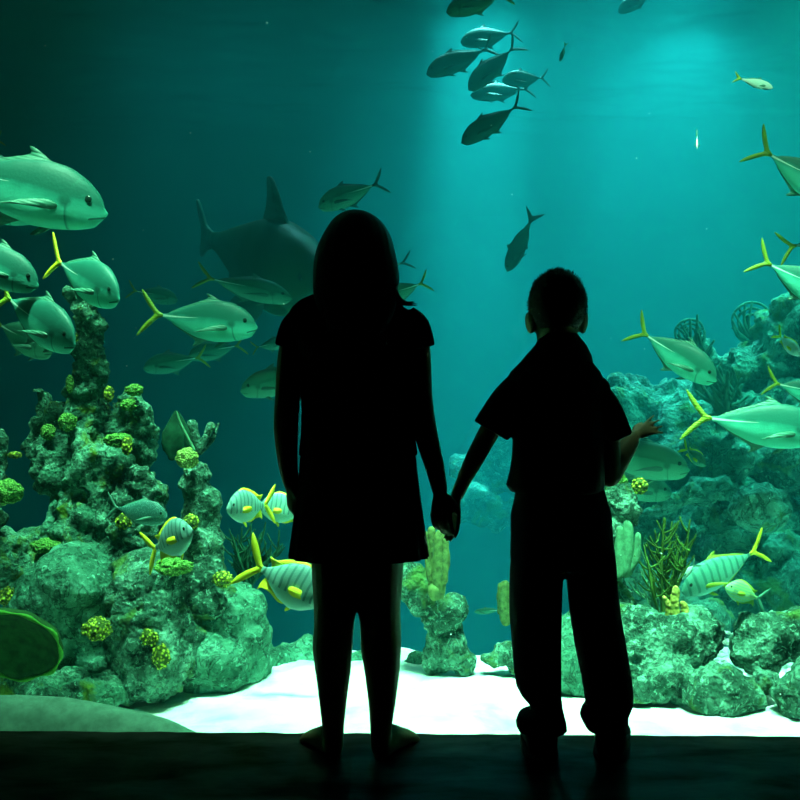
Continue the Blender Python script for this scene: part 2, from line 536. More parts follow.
def fish_meshes(sp):
    """the meshes of one kind of fish, unit length, nose towards +x"""
    if sp in FM: return FM[sp]
    S = SPEC[sp]
    out = {}
    bm = bmesh.new()
    N = 34
    us = 1 - (1 - np.linspace(0, 1, N)) ** 1.25
    xs = np.linspace(0, 1, 201)
    def sm(pts):
        y = prof(xs, pts); k = np.ones(13) / 13
        yp = np.pad(y, 6, mode='edge'); s = np.convolve(yp, k, 'valid')
        s = s * np.clip((1 - xs) / .05, 0, 1) ** .5
        return np.interp(us, xs, s)
    T, B = sm(S['top']), sm(S['bot'])
    rings = []
    for u, t, b in zip(us, T, B):
        h = max((t + b) / 2, .004)
        w = S['wid'] / .4 * h * (1.15 if u > .75 else .9 + .25 * u / .75)
        w = min(w, S['wid'] * .6) * (1 if u < .8 else 1 - .35 * (u - .8) / .2)
        w = max(w * (1 if u > .1 else .8), .003)
        rings.append((Vector((u, 0, (t - b) / 2)), Vector((0, w, 0)), Vector((0, 0, h))))
    loft(bm, rings, 24, .95)
    bmesh.ops.recalc_face_normals(bm, faces=bm.faces)
    out['body'] = bm
    out['tail_fin'] = fin_mesh(S['tail'], .012)
    out['dorsal_fin'] = fin_mesh(S['dorsal'], .009)
    out['anal_fin'] = fin_mesh(S['anal'], .009)
    wy = S['wid'] * .5
    out['pectoral_fin'] = fin_mesh(S['pect'], .008, wy * .95, .25)
    out['pectoral_fin.'] = fin_mesh(S['pect'], .008, -wy * .95, -.25)
    out['pelvic_fin'] = fin_mesh(S['pelv'], .008, wy * .3, .1)
    ex, ez, er = S['eye']
    for k, sgn in (('eye', 1), ('eye.', -1)):
        bm = bmesh.new()
        hh = np.interp(ex, us, (T + B) / 2); cz = np.interp(ex, us, (T - B) / 2)
        w = min(S['wid'] / .4 * hh * 1.15, S['wid'] * .62)
        yv = w * math.sqrt(max(0, 1 - ((ez - cz) / hh) ** 2))
        ball(bm, (ex, sgn * (yv - er * .22), ez), (er, er * .32, er), 2)
        out[k] = bm
    res = {}
    for k, bm in out.items():
        me = bpy.data.meshes.new(sp + '_' + k)
        bm.normal_update(); bm.to_mesh(me); bm.free()
        me.polygons.foreach_set('use_smooth', [True] * len(me.polygons))
        res[k] = me
    FM[sp] = res
    return res


def fish(sp, label, nose, base, dn, db, skin='jack', tailm='fin_olive', finm='fin_green', roll=0., group=None, name=None, deep=1., cat='fish', small=False):
    a, b = P(*nose, dn), P(*base, db)
    X = a - b
    L = X.length
    X.normalize()
    Y = Vector((0, 0, 1)).cross(X)
    Y.normalize()
    Z = X.cross(Y)
    m = Matrix((X, Y, Z)).transposed().to_4x4()
    root = empty(name or {'jack': 'jack_fish', 'slim': 'slender_fish', 'deep': 'striped_fish', 'shark': 'shark'}[sp], (0, 0, 0))
    root.matrix_world = Matrix.Translation(b) @ m @ Matrix.Rotation(roll, 4, 'X') @ Matrix.Diagonal((L, L, L * deep, 1))
    tag(root, label, cat, group)
    parts = fish_meshes(sp)
    for k, me in parts.items():
        if small and (k.startswith('eye') or k.startswith('pelvic')): continue
        o = bpy.data.objects.new(k.rstrip('.'), me)
        C.objects.link(o)
        o.parent = root
        mt = M[skin] if k == 'body' else M['eye'] if k.startswith('eye') else M[tailm] if k == 'tail_fin' else M[finm]
        # the meshes are shared, the material sits on the object
        if not me.materials: me.materials.append(None)
        o.material_slots[0].link = 'OBJECT'
        o.material_slots[0].material = mt
    return root


# ------------------------------------------------------------------ the room
def struct(name, bm, m, smooth=False):
    return tag(obj(name, bm, m, None, smooth), kind='structure')


# dark polished floor of the viewing room, up to the glass
m_, nt, lk, b = mat('dark floor', (.006, .009, .006), .9, .0)
v = texco(nt, lk, 'Object', (1, 2.5, 1))
n = tex_noise(nt, lk, v, 3.2, 5, .6, .3)
gl = nt.new('ShaderNodeBsdfGlossy'); gl.inputs['Color'].default_value = (1, 1, 1, 1)
mx = nt.new('ShaderNodeMixShader')
r = ramp(nt, [(.35, (.3, .3, .3)), (.7, (.5, .5, .5))])
lk.new(n.outputs[0], r.inputs[0]); lk.new(r.outputs[0], gl.inputs['Roughness'])
r = ramp(nt, [(.35, (.008, .008, .008)), (.7, (.06, .06, .06))])
lk.new(n.outputs[0], r.inputs[0]); lk.new(r.outputs[0], mx.inputs[0])
lk.new(b.outputs[0], mx.inputs[1]); lk.new(gl.outputs[0], mx.inputs[2]); lk.new(mx.outputs[0], nt['Material Output'].inputs[0])
n2 = tex_noise(nt, lk, v, 40, 5, .6)
bump(nt, lk, n2.outputs[0], b, .15, .004)
M['floor'] = m_
GY0, GY1 = 2.872, 2.822       # glass line at x=-1.2 and x=1.2: the window stands slightly askew
GS = (GY1 - GY0) / 2.4
def gy(x): return (GY0 + GY1) / 2 + GS * x
bm = bmesh.new()
nx = 240
top = []; bot = []; topb = []
for i in range(nx + 1):
    x = -3.6 + 7.2 * i / nx
    e = gy(x) + .004 * noise.noise(Vector((x * 9, 0, 0)))
    top.append(bm.verts.new((x, e, .003 * noise.noise(Vector((x * 14, 3, 0))))))
    topb.append(bm.verts.new((x, -3, 0)))
    bot.append(bm.verts.new((x, e, -.18)))
for i in range(nx):
    bm.faces.new((topb[i], topb[i + 1], top[i + 1], top[i]))
    bm.faces.new((top[i], top[i + 1], bot[i + 1], bot[i]))
struct('floor', bm, 'floor')
M['room'] = plain_mat('dark room paint', (.02, .02, .02), .9, .1)
def slab(name, x0, x1, y0, y1, z0, z1, m):
    bm = bmesh.new(); box(bm, x0, x1, y0, y1, z0, z1); return struct(name, bm, m)
slab('wall_front', -3.6, 3.6, 2.62, 2.8, 2.16, 5., 'room')
slab('wall_left', -3.75, -3.6, -3, 2.95, -.2, 2.6, 'room')
slab('wall_right', 3.6, 3.75, -3, 2.75, -.2, 2.6, 'room')
slab('wall_back', -3.75, 3.75, -3.1, -3, -.2, 2.6, 'room')
slab('ceiling', -3.6, 3.6, -3, 2.62, 2.55, 2.65, 'room')

# window pane
m_ = bpy.data.materials.new('viewing glass'); m_.use_nodes = True
nt = m_.node_tree.nodes; lk = m_.node_tree.links; nt.remove(nt['Principled BSDF'])
tr = nt.new('ShaderNodeBsdfTransparent'); tr.inputs[0].default_value = (.985, .995, .99, 1)
gl = nt.new('ShaderNodeBsdfGlossy'); gl.inputs['Roughness'].default_value = .02
mx = nt.new('ShaderNodeMixShader'); mx.inputs[0].default_value = .03
lk.new(tr.outputs[0], mx.inputs[1]); lk.new(gl.outputs[0], mx.inputs[2]); lk.new(mx.outputs[0], nt['Material Output'].inputs[0])
M['glass'] = m_
bm = bmesh.new()
box(bm, -3.6, 3.6, 0, .02, -.18, 2.45)
for v_ in bm.verts: v_.co.y += gy(v_.co.x) + .006
o = struct('window_1', bm, 'glass')

# ------------------------------------------------------------------ the tank
WZ = 4.25        # water level
m_, nt, lk, b = mat('tank wall', (.012, .06, .065), .9, .1)
n = tex_noise(nt, lk, texco(nt, lk), .8, 6, .6)
r = ramp(nt, [(.3, (.006, .035, .04)), (.7, (.02, .09, .09))]); lk.new(n.outputs[0], r.inputs[0]); lk.new(r.outputs[0], b.inputs['Base Color'])
M['tankwall'] = m_
slab('wall_tank_back', -8, 8, 13.2, 13.4, -3, WZ + .6, 'tankwall')
slab('wall_tank_left', -8.2, -8, 2.5, 13.4, -3, WZ + .6, 'tankwall')
slab('wall_tank_right', 8, 8.2, 2.5, 13.4, -3, WZ + .6, 'tankwall')
slab('floor_tank', -8, 8, 2.6, 13.4, -3.1, -3, 'tankwall')

# water: haze that scatters and swallows light, red first; it is clearer near the window
def water_mat(name, dens):
    m_ = bpy.data.materials.new(name); m_.use_nodes = True
    nt = m_.node_tree.nodes; lk = m_.node_tree.links; nt.remove(nt['Principled BSDF'])
    sc_ = nt.new('ShaderNodeVolumeScatter'); sc_.inputs['Color'].default_value = (.06, .9, .92, 1)
    sc_.inputs['Density'].default_value = dens; sc_.inputs['Anisotropy'].default_value = .5
    ab = nt.new('ShaderNodeVolumeAbsorption'); ab.inputs['Color'].default_value = (.0, .8, .82, 1); ab.inputs['Density'].default_value = WAB
    ad = nt.new('ShaderNodeAddShader')
    lk.new(sc_.outputs[0], ad.inputs[0]); lk.new(ab.outputs[0], ad.inputs[1]); lk.new(ad.outputs[0], nt['Material Output'].inputs['Volume'])
    M[name] = m_
water_mat('water_near', WSC_NEAR); water_mat('water_far', WSC_FAR)
WSPLIT = 4.75
bm = bmesh.new(); box(bm, -7.99, 7.99, 0, WSPLIT - .001, -2.99, WZ)
for v_ in bm.verts:
    if v_.co.y < 1: v_.co.y = gy(v_.co.x) + .03
struct('water', bm, 'water_near')
bm = bmesh.new(); box(bm, -7.99, 7.99, WSPLIT + .001, 13.19, -2.99, WZ)
struct('water', bm, 'water_far')

# rippled water surface
m_ = bpy.data.materials.new('water surface'); m_.use_nodes = True
nt = m_.node_tree.nodes; lk = m_.node_tree.links; nt.remove(nt['Principled BSDF'])
tr = nt.new('ShaderNodeBsdfTransparent')
gl = nt.new('ShaderNodeBsdfGlossy'); gl.inputs['Roughness'].default_value = .12; gl.inputs['Color'].default_value = (.8, 1, 1, 1)
fr = nt.new('ShaderNodeFresnel'); fr.inputs[0].default_value = 1.33
tl = nt.new('ShaderNodeBsdfTranslucent'); tl.inputs[0].default_value = (.7, 1, 1, 1)
nz = tex_noise(nt, lk, texco(nt, lk, 'Object', (1, 2.6, 1)), 1.5, 5, .6, 1.2)
rz_ = ramp(nt, [(.5, (0, 0, 0)), (.66, (.5, .5, .5))]); lk.new(nz.outputs[0], rz_.inputs[0])
m2 = nt.new('ShaderNodeMixShader'); lk.new(rz_.outputs[0], m2.inputs[0]); lk.new(tr.outputs[0], m2.inputs[1]); lk.new(tl.outputs[0], m2.inputs[2])
mx = nt.new('ShaderNodeMixShader')
lk.new(fr.outputs[0], mx.inputs[0]); lk.new(m2.outputs[0], mx.inputs[1]); lk.new(gl.outputs[0], mx.inputs[2]); lk.new(mx.outputs[0], nt['Material Output'].inputs[0])
M['surf'] = m_
bm = bmesh.new()
gx, gyy = 200, 160
g = [[None] * (gyy + 1) for _ in range(gx + 1)]
for i in range(gx + 1):
    for j in range(gyy + 1):
        x = -7.9 + 15.8 * i / gx; y = 2.95 + 10.2 * j / gyy
        z = WZ + .05 + .05 * noise.noise(Vector((x * 1.1, y * 1.6, 0))) + .025 * noise.noise(Vector((x * 3, y * 4.5, 5)))
        g[i][j] = bm.verts.new((x, y, z))
for i in range(gx):
    for j in range(gyy):
        bm.faces.new((g[i][j], g[i + 1][j], g[i + 1][j + 1], g[i][j + 1]))
struct('water_surface', bm, 'surf', True)

# sand
m_, nt, lk, b = mat('white sand', (.8, .86, .8), .9, .1)
v = texco(nt, lk)
n = tex_noise(nt, lk, v, 22, 6, .65); n2 = tex_noise(nt, lk, v, 4, 4, .6, .3)
r = ramp(nt, [(.3, (.45, .62, .54)), (.5, (.82, .88, .84)), (.7, (.92, .95, .92))]); lk.new(n2.outputs[0], r.inputs[0])
lk.new(r.outputs[0], b.inputs['Base Color'])
bump(nt, lk, math_n(nt, lk, 'ADD', n.outputs[0], n2.outputs[0]), b, .7, .02)
M['sand'] = m_
SZ = -.2
bm = bmesh.new()
gx, gyy = 260, 150
g = [[None] * (gyy + 1) for _ in range(gx + 1)]
for i in range(gx + 1):
    for j in range(gyy + 1):
        x = -5 + 10 * i / gx
        y = gy(x) + .035 + 3.6 * j / gyy
        z = SZ + .035 * noise.noise(Vector((x * 1.6, y * 1.8, 1))) + .012 * noise.noise(Vector((x * 7, y * 9, 2))) + .005 * noise.noise(Vector((x * 25, y * 25, 2)))
        edge = 4.52 + .12 * noise.noise(Vector((x * 1.3, 0, 4))) - .05 * (x < -.3) + .25 * max(0, min(1, (x - 1.) / .8))
        if y > edge: z -= (y - edge) * 1.1 * min(1, (y - edge) / .3) + .05 * noise.noise(Vector((x * 4, y * 4, 7)))
        g[i][j] = bm.verts.new((x, y, z))
for i in range(gx):
    for j in range(gyy):
        bm.faces.new((g[i][j], g[i + 1][j], g[i + 1][j + 1], g[i][j + 1]))
struct('floor_sand_bed', bm, 'sand', True)

# ------------------------------------------------------------------ reef, left
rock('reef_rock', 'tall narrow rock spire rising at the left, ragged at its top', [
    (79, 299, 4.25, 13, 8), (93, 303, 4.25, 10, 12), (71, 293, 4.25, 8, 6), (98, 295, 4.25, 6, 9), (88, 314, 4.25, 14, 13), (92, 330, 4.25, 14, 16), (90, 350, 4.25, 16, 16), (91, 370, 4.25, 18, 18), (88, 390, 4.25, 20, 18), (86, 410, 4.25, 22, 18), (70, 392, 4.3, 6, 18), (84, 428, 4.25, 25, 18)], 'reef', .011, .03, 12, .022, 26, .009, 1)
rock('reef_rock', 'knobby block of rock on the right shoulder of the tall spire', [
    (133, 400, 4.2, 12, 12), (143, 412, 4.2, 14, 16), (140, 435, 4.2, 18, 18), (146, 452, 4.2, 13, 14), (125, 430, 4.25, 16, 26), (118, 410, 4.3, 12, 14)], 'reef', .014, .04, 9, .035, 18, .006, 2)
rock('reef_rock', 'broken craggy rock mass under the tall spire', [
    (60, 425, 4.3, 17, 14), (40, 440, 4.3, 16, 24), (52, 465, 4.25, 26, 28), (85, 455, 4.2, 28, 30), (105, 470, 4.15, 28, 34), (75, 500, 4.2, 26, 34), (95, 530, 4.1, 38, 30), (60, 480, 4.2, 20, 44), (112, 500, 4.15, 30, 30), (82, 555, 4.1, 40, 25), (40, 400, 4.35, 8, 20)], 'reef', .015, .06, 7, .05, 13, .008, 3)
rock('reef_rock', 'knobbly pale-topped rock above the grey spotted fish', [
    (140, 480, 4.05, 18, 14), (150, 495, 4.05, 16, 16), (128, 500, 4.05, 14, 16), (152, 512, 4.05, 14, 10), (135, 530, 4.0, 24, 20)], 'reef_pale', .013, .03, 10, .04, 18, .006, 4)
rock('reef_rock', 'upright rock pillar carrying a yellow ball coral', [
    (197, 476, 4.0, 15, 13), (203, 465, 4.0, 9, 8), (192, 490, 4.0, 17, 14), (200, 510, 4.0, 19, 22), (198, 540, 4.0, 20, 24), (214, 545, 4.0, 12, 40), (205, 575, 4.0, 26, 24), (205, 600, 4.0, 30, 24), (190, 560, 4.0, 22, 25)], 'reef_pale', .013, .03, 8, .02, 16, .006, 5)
rock('boulder', 'large rounded boulder below the broken rock mass', [
    (72, 590, 3.95, 52, 46), (90, 615, 3.95, 40, 35), (60, 630, 3.95, 50, 42), (100, 655, 3.95, 34, 30), (40, 600, 3.98, 30, 36)], 'boulder', .017, .045, 4, .012, 10, .006, 6)
rock('boulder', 'pale crusted boulder left of the striped yellow fish', [
    (150, 590, 3.95, 44, 50), (130, 570, 4.0, 32, 40), (145, 630, 3.9, 40, 50), (155, 665, 3.88, 42, 34), (120, 680, 3.85, 26, 20), (175, 640, 3.92, 36, 50)], 'reef_pale', .015, .05, 5, .03, 14, .008, 7)
rock('boulder', 'smooth dome boulder at the right foot of the left reef', [
    (225, 610, 4.1, 42, 34), (240, 640, 4.1, 36, 42), (215, 650, 4.05, 45, 42), (250, 655, 4.12, 24, 24), (200, 590, 4.1, 26, 22)], 'boulder', .017, .04, 4, .012, 12, .006, 8)
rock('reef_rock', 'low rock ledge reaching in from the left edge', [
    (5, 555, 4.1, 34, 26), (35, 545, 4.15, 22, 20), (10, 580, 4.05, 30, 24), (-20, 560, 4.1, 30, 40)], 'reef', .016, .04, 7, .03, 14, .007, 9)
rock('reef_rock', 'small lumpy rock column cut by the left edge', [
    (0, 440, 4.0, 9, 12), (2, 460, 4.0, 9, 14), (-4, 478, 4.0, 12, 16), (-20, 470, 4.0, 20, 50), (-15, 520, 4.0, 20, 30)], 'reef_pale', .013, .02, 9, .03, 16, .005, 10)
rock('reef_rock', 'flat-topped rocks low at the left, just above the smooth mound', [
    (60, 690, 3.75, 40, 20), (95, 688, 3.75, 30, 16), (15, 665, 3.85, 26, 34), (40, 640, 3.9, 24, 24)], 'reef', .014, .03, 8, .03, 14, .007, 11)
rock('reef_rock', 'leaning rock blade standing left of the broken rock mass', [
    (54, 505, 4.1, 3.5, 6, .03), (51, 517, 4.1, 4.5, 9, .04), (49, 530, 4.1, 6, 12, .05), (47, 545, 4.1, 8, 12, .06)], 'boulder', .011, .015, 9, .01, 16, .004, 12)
rock('boulder', 'low dark ridge on the sand behind the left leg of the girl', [
    (300, 655, 4.5, 45, 16), (340, 664, 4.45, 40, 13), (270, 660, 4.4, 30, 18), (380, 668, 4.5, 35, 10)], 'boulder', .017, .04, 6, .02, 14, .006, 13)
# smooth mound at lower left
o = rock('mound', None, [(12, 800, 3.15, 245, 106, .14), (-60, 800, 3.2, 200, 108, .16)], 'mound', .02, .006, 3, .0, 10, .0015, 14)
tag(o, 'smooth pale rounded mound lying against the glass at lower left', 'mound')

# ------------------------------------------------------------------ reef, centre
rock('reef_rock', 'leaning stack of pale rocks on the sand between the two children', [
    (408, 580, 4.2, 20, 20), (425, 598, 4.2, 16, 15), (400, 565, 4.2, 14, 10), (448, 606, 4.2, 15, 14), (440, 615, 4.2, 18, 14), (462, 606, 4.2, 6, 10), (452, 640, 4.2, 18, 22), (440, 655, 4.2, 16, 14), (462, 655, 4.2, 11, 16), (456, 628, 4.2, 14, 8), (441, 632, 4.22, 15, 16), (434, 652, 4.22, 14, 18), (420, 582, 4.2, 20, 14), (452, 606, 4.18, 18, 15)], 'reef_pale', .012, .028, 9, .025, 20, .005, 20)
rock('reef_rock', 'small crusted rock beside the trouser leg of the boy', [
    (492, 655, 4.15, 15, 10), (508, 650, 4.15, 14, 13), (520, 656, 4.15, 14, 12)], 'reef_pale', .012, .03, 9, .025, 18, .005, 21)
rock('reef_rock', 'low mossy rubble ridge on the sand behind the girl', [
    (405, 668, 4.45, 20, 10), (420, 662, 4.4, 14, 9)], 'boulder', .012, .025, 9, .02, 18, .005, 22)
rock('boulder', 'rock seen between the trouser legs of the boy', [
    (570, 660, 4.0, 40, 42), (555, 640, 4.05, 26, 30), (590, 640, 4.05, 30, 60)], 'boulder', .015, .035, 6, .02, 14, .005, 23)
# ------------------------------------------------------------------ reef, right
rock('boulder', 'wide crusted boulder right of the boy', [
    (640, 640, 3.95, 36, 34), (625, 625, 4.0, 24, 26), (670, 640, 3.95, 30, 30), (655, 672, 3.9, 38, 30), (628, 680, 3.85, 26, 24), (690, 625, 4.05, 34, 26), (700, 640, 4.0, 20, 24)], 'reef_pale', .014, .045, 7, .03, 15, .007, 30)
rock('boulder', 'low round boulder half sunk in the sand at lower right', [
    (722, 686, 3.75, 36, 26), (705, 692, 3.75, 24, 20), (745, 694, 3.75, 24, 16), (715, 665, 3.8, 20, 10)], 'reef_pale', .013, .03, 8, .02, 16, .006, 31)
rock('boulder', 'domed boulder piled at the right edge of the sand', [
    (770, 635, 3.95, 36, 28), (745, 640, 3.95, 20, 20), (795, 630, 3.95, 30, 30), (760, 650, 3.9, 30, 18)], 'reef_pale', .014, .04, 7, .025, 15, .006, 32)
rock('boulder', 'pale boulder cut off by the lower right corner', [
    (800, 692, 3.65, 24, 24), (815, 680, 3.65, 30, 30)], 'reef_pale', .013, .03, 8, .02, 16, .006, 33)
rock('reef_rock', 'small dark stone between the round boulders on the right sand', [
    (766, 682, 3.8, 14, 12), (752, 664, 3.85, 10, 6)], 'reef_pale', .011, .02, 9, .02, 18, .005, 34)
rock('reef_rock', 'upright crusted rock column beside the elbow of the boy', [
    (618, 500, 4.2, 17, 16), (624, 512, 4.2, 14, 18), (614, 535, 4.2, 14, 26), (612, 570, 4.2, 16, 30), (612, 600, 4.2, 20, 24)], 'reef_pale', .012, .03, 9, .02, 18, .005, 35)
FR = [
    ('hazy back wall of the reef hollow closing it off at right', [(760, 500, 7.6, 90, 70), (820, 440, 7.6, 70, 80)], 47),
    ('broad hazy reef slope behind the right side of the boy', [(640, 430, 7.2, 55, 48), (600, 440, 7.4, 50, 40), (650, 400, 7.3, 40, 26), (690, 420, 7.2, 40, 40), (620, 480, 7., 60, 50)], 40),
    ('hazy reef crest climbing towards the upper right edge', [(790, 320, 6.4, 34, 28), (800, 360, 6.3, 46, 50), (760, 370, 6.4, 34, 36), (735, 385, 6.5, 34, 34), (775, 335, 6.4, 20, 20), (720, 370, 6.6, 20, 20), (700, 355, 6.7, 14, 22)], 41),
    ('hazy reef wall behind the lower large silver jack at right', [(740, 440, 6.2, 60, 45), (800, 440, 6., 50, 50), (700, 470, 6.2, 40, 40), (680, 440, 6.4, 30, 30)], 42),
    ('dim reef hollow behind the barred jack at right', [(720, 540, 6., 80, 50), (660, 540, 6.1, 50, 60), (780, 570, 5.8, 60, 60), (700, 600, 5.8, 90, 40)], 43),
    ('sloping hazy ledge in front of the reef hollow', [(690, 500, 5.6, 34, 14), (720, 488, 5.6, 26, 16), (660, 515, 5.6, 26, 12), (735, 465, 5.7, 12, 30)], 44),
    ('lower hazy rocks behind the branching sea whips', [(650, 600, 5.2, 50, 30), (620, 590, 5.3, 30, 40), (700, 610, 5., 40, 20)], 45)]
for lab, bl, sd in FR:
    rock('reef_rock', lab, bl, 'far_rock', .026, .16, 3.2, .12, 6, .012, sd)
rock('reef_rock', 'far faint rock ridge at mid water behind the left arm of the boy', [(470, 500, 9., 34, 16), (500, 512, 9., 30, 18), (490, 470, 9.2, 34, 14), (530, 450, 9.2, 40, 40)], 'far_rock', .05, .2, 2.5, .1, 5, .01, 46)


# ------------------------------------------------------------------ corals and sponges
def star_coral(px, py, d, rpx, label, m='yellow_coral', rz=None, seed=0, name='star_coral', cat='coral', amp=.3):
    r = rpx / F * d
    bm = bmesh.new()
    ball(bm, (0, 0, 0), (1, 1, 1), 5)
    for v in bm.verts:
        n_ = v.co.normalized()
        dv = noise.voronoi(n_ * 4.5 + Vector((seed, seed * 2, 0)))[0][0]
        k = 1 + amp * (.45 - dv) + .22 * noise.noise(n_ * 2.2 + Vector((seed, 0, 9)))
        v.co = Vector((n_.x * r, n_.y * r * .8, n_.z * (rz / F * d if rz else r))) * k
    o = obj(name, bm, m)
    o.location = P(px, py, d)
    tag(o, label, cat)
    return o


SC = [
    (97, 629, 3.72, 14, 11, 'yellow star coral on the large rounded boulder', 1), (149, 638, 3.74, 9, 9, 'smaller upper star coral of the pair on the crusted boulder', 2),
    (161, 657, 3.72, 9, 12, 'lower star coral of the pair on the crusted boulder', 3), (223, 579, 3.9, 10, 8, 'yellow-dotted coral clump at the foot of the rock pillar', 4),
    (191, 522, 3.9, 8, 8, 'yellow-dotted coral clump halfway up the rock pillar', 5), (124, 522, 3.92, 8, 9, 'olive coral clump below the grey spotted fish', 6),
    (8, 597, 3.9, 9, 10, 'yellow coral clump low at the left edge', 7), (48, 546, 4.0, 17, 8, 'flat yellow-green coral below the leaning rock blade', 8),
    (134, 390, 4.1, 9, 6, 'yellow-green coral knob on top of the shoulder block', 9), (109, 394, 4.1, 5, 8, 'small coral knob between spire and shoulder block', 10),
    (118, 440, 4.02, 14, 7, 'olive coral crust in the middle of the broken rock mass', 11), (68, 422, 4.1, 9, 9, 'yellow-green coral knob under the foot of the spire', 12),
    (73, 338, 4.1, 5, 6, 'tiny yellow coral on the side of the spire', 13), (70, 384, 4.15, 4, 9, 'thin yellow coral crust low on the side of the spire', 14),
    (172, 567, 3.85, 20, 9, 'dark olive coral mound under the striped yellow fish', 15),
    (128, 405, 4.06, 8, 6, 'rusty olive coral patch on the shoulder block', 16), (48, 432, 4.15, 7, 8, 'small green coral knob left of the broken rock mass', 17),
    (640, 486, 4.1, 8, 8, 'yellow coral tuft on the column beside the elbow of the boy', 18),
    (127, 446, 3.98, 5, 9, 'bright yellow-green coral lobe right of the olive crust', 19)]
for px, py, d, rx, rz, lab, sd in SC:
    star_coral(px, py, d, rx, lab, 'green_coral' if sd in (8, 11, 12, 15, 16, 17, 9, 14) else 'yellow_coral', rz, sd * 1.7)
star_coral(187, 458, 3.9, 11.5, 'yellowish ball coral seated on top of the rock pillar', 'ball', 10, 31, 'ball_coral', amp=.05)
star_coral(5, 492, 3.85, 18, 'smooth green ball coral at the left edge', 'green_coral', 13, 33, 'ball_coral', amp=.05)
star_coral(15, 455, 3.9, 7, 'small yellow stub coral poking out near the left edge', 'yellow_coral', 3.5, 37)
o = star_coral(760, 508, 5.2, 30, 'dim dome-shaped brain coral in the reef hollow at right', 'far_rock', 24, 40, 'brain_coral', amp=.1)
star_coral(783, 640, 4.4, 6, 'small pale coral lump behind the domed boulder', 'ball', 5, 41)
star_coral(615, 482, 4.25, 12, 'dark olive coral cap on the column beside the elbow', 'green_coral', 10, 43)


# dark plate sponge, lower left: a tilted shallow bowl with a paler rim
bm = bmesh.new()
c = P(12, 646, 3.5)
ax = Vector((.165, -.03, .03)); az = Vector((-.05, -.05, .125)); dn = ax.cross(az).normalized()
if dn.y > 0: dn = -dn
rings = []
for k, (s, h) in enumerate([(.02, -.045), (.3, -.04), (.6, -.028), (.85, -.012), (1., 0), (1.04, -.008), (1., -.03), (.8, -.055), (.5, -.085), (.2, -.1), (.02, -.11)]):
    rings.append((c - dn * -h, ax * s, az * s))
loft(bm, rings, 48, wob=lambda k, t: 1 + .05 * noise.noise(Vector((math.cos(t) * 2, math.sin(t) * 2, 0))) + .015 * math.sin(9 * t))
bmesh.ops.recalc_face_normals(bm, faces=bm.faces)
o = obj('plate_sponge', bm, 'plate'); tag(o, 'big dark green plate sponge tilted at lower left', 'sponge')
bm = bmesh.new()
rings = []
for i in range(49):
    t = 2 * math.pi * i / 48
    w = 1 + .05 * noise.noise(Vector((math.cos(t) * 2, math.sin(t) * 2, 0))) + .015 * math.sin(9 * t)
    rings.append(c + (ax * math.cos(t) + az * math.sin(t)) * w * 1.02)
tube(bm, rings, [.006 + .003 * math.sin(i * 1.3) for i in range(49)], 8)
obj('rim', bm, 'plate_rim', o)['label'] = 'paler green rim'


def finger_sponge(name, label, stalks, m, cat='sponge'):
    """stalks: lists of (px, py, d, r px)"""
    bm = bmesh.new()
    for st in stalks:
        pts = [P(a, b_, d) for a, b_, d, r_ in st]; rad = [r_ / F * d for a, b_, d, r_ in st]
        tube(bm, pts, rad, 12)
    for v in bm.verts:
        v.co += Vector((noise.noise(v.co * 30), noise.noise(v.co * 30 + Vector((5, 0, 0))), noise.noise(v.co * 30 + Vector((0, 5, 0))))) * .006
    o = obj(name, bm, m); tag(o, label, cat)
    return o


finger_sponge('tube_sponge', 'yellow-green tube sponge standing behind the joined hands', [
    [(438, 585, 4.05, 6), (440, 560, 4.05, 7), (440, 536, 4.05, 6)], [(433, 585, 4.07, 5), (434, 560, 4.07, 5), (431, 530, 4.07, 4)], [(444, 580, 4.03, 4), (446, 560, 4.03, 4), (445, 540, 4.03, 3.5)],
    [(434, 590, 4.05, 7), (438, 596, 4.05, 6), (441, 575, 4.05, 6)], [(430, 580, 4.06, 3), (427, 555, 4.06, 3), (425, 534, 4.06, 3)]], 'sponge')
finger_sponge('tube_sponge', 'short yellow tube sponge behind the hip of the boy', [
    [(506, 620, 4.6, 6), (505, 600, 4.6, 6.5), (505, 586, 4.6, 6)], [(500, 612, 4.62, 3), (500, 598, 4.62, 3.5), (500, 586, 4.62, 3)]], 'sponge')
finger_sponge('finger_sponge', 'green finger sponge leaning on the column beside the boy', [
    [(625, 572, 4.1, 6), (627, 550, 4.1, 6.5), (628, 525, 4.1, 5)], [(628, 572, 4.1, 5), (636, 555, 4.1, 4), (638, 536, 4.1, 3.5)], [(618, 575, 4.1, 6), (620, 555, 4.1, 6), (620, 530, 4.1, 4)]], 'finger')
finger_sponge('vase_sponge', 'small pale twin vase sponge behind the ball coral', [
    [(200, 452, 4.15, 4), (196, 438, 4.15, 4.5), (192, 424, 4.15, 5)], [(201, 450, 4.15, 3.5), (205, 438, 4.15, 3.5), (211, 426, 4.15, 4.5)], [(203, 450, 4.17, 2.5), (212, 440, 4.17, 2.5), (219, 424, 4.17, 1.5)]], 'reef_pale')
finger_sponge('orange_sponge', 'orange-yellow sponge at the foot of the sea whips', [
    [(676, 622, 4.0, 5), (674, 605, 4.0, 5), (676, 590, 4.0, 4)], [(682, 625, 4.0, 4), (685, 612, 4.0, 4), (683, 603, 4.0, 3)], [(668, 620, 4.0, 3), (668, 606, 4.0, 3), (664, 598, 4.0, 2.5)]], 'orange')
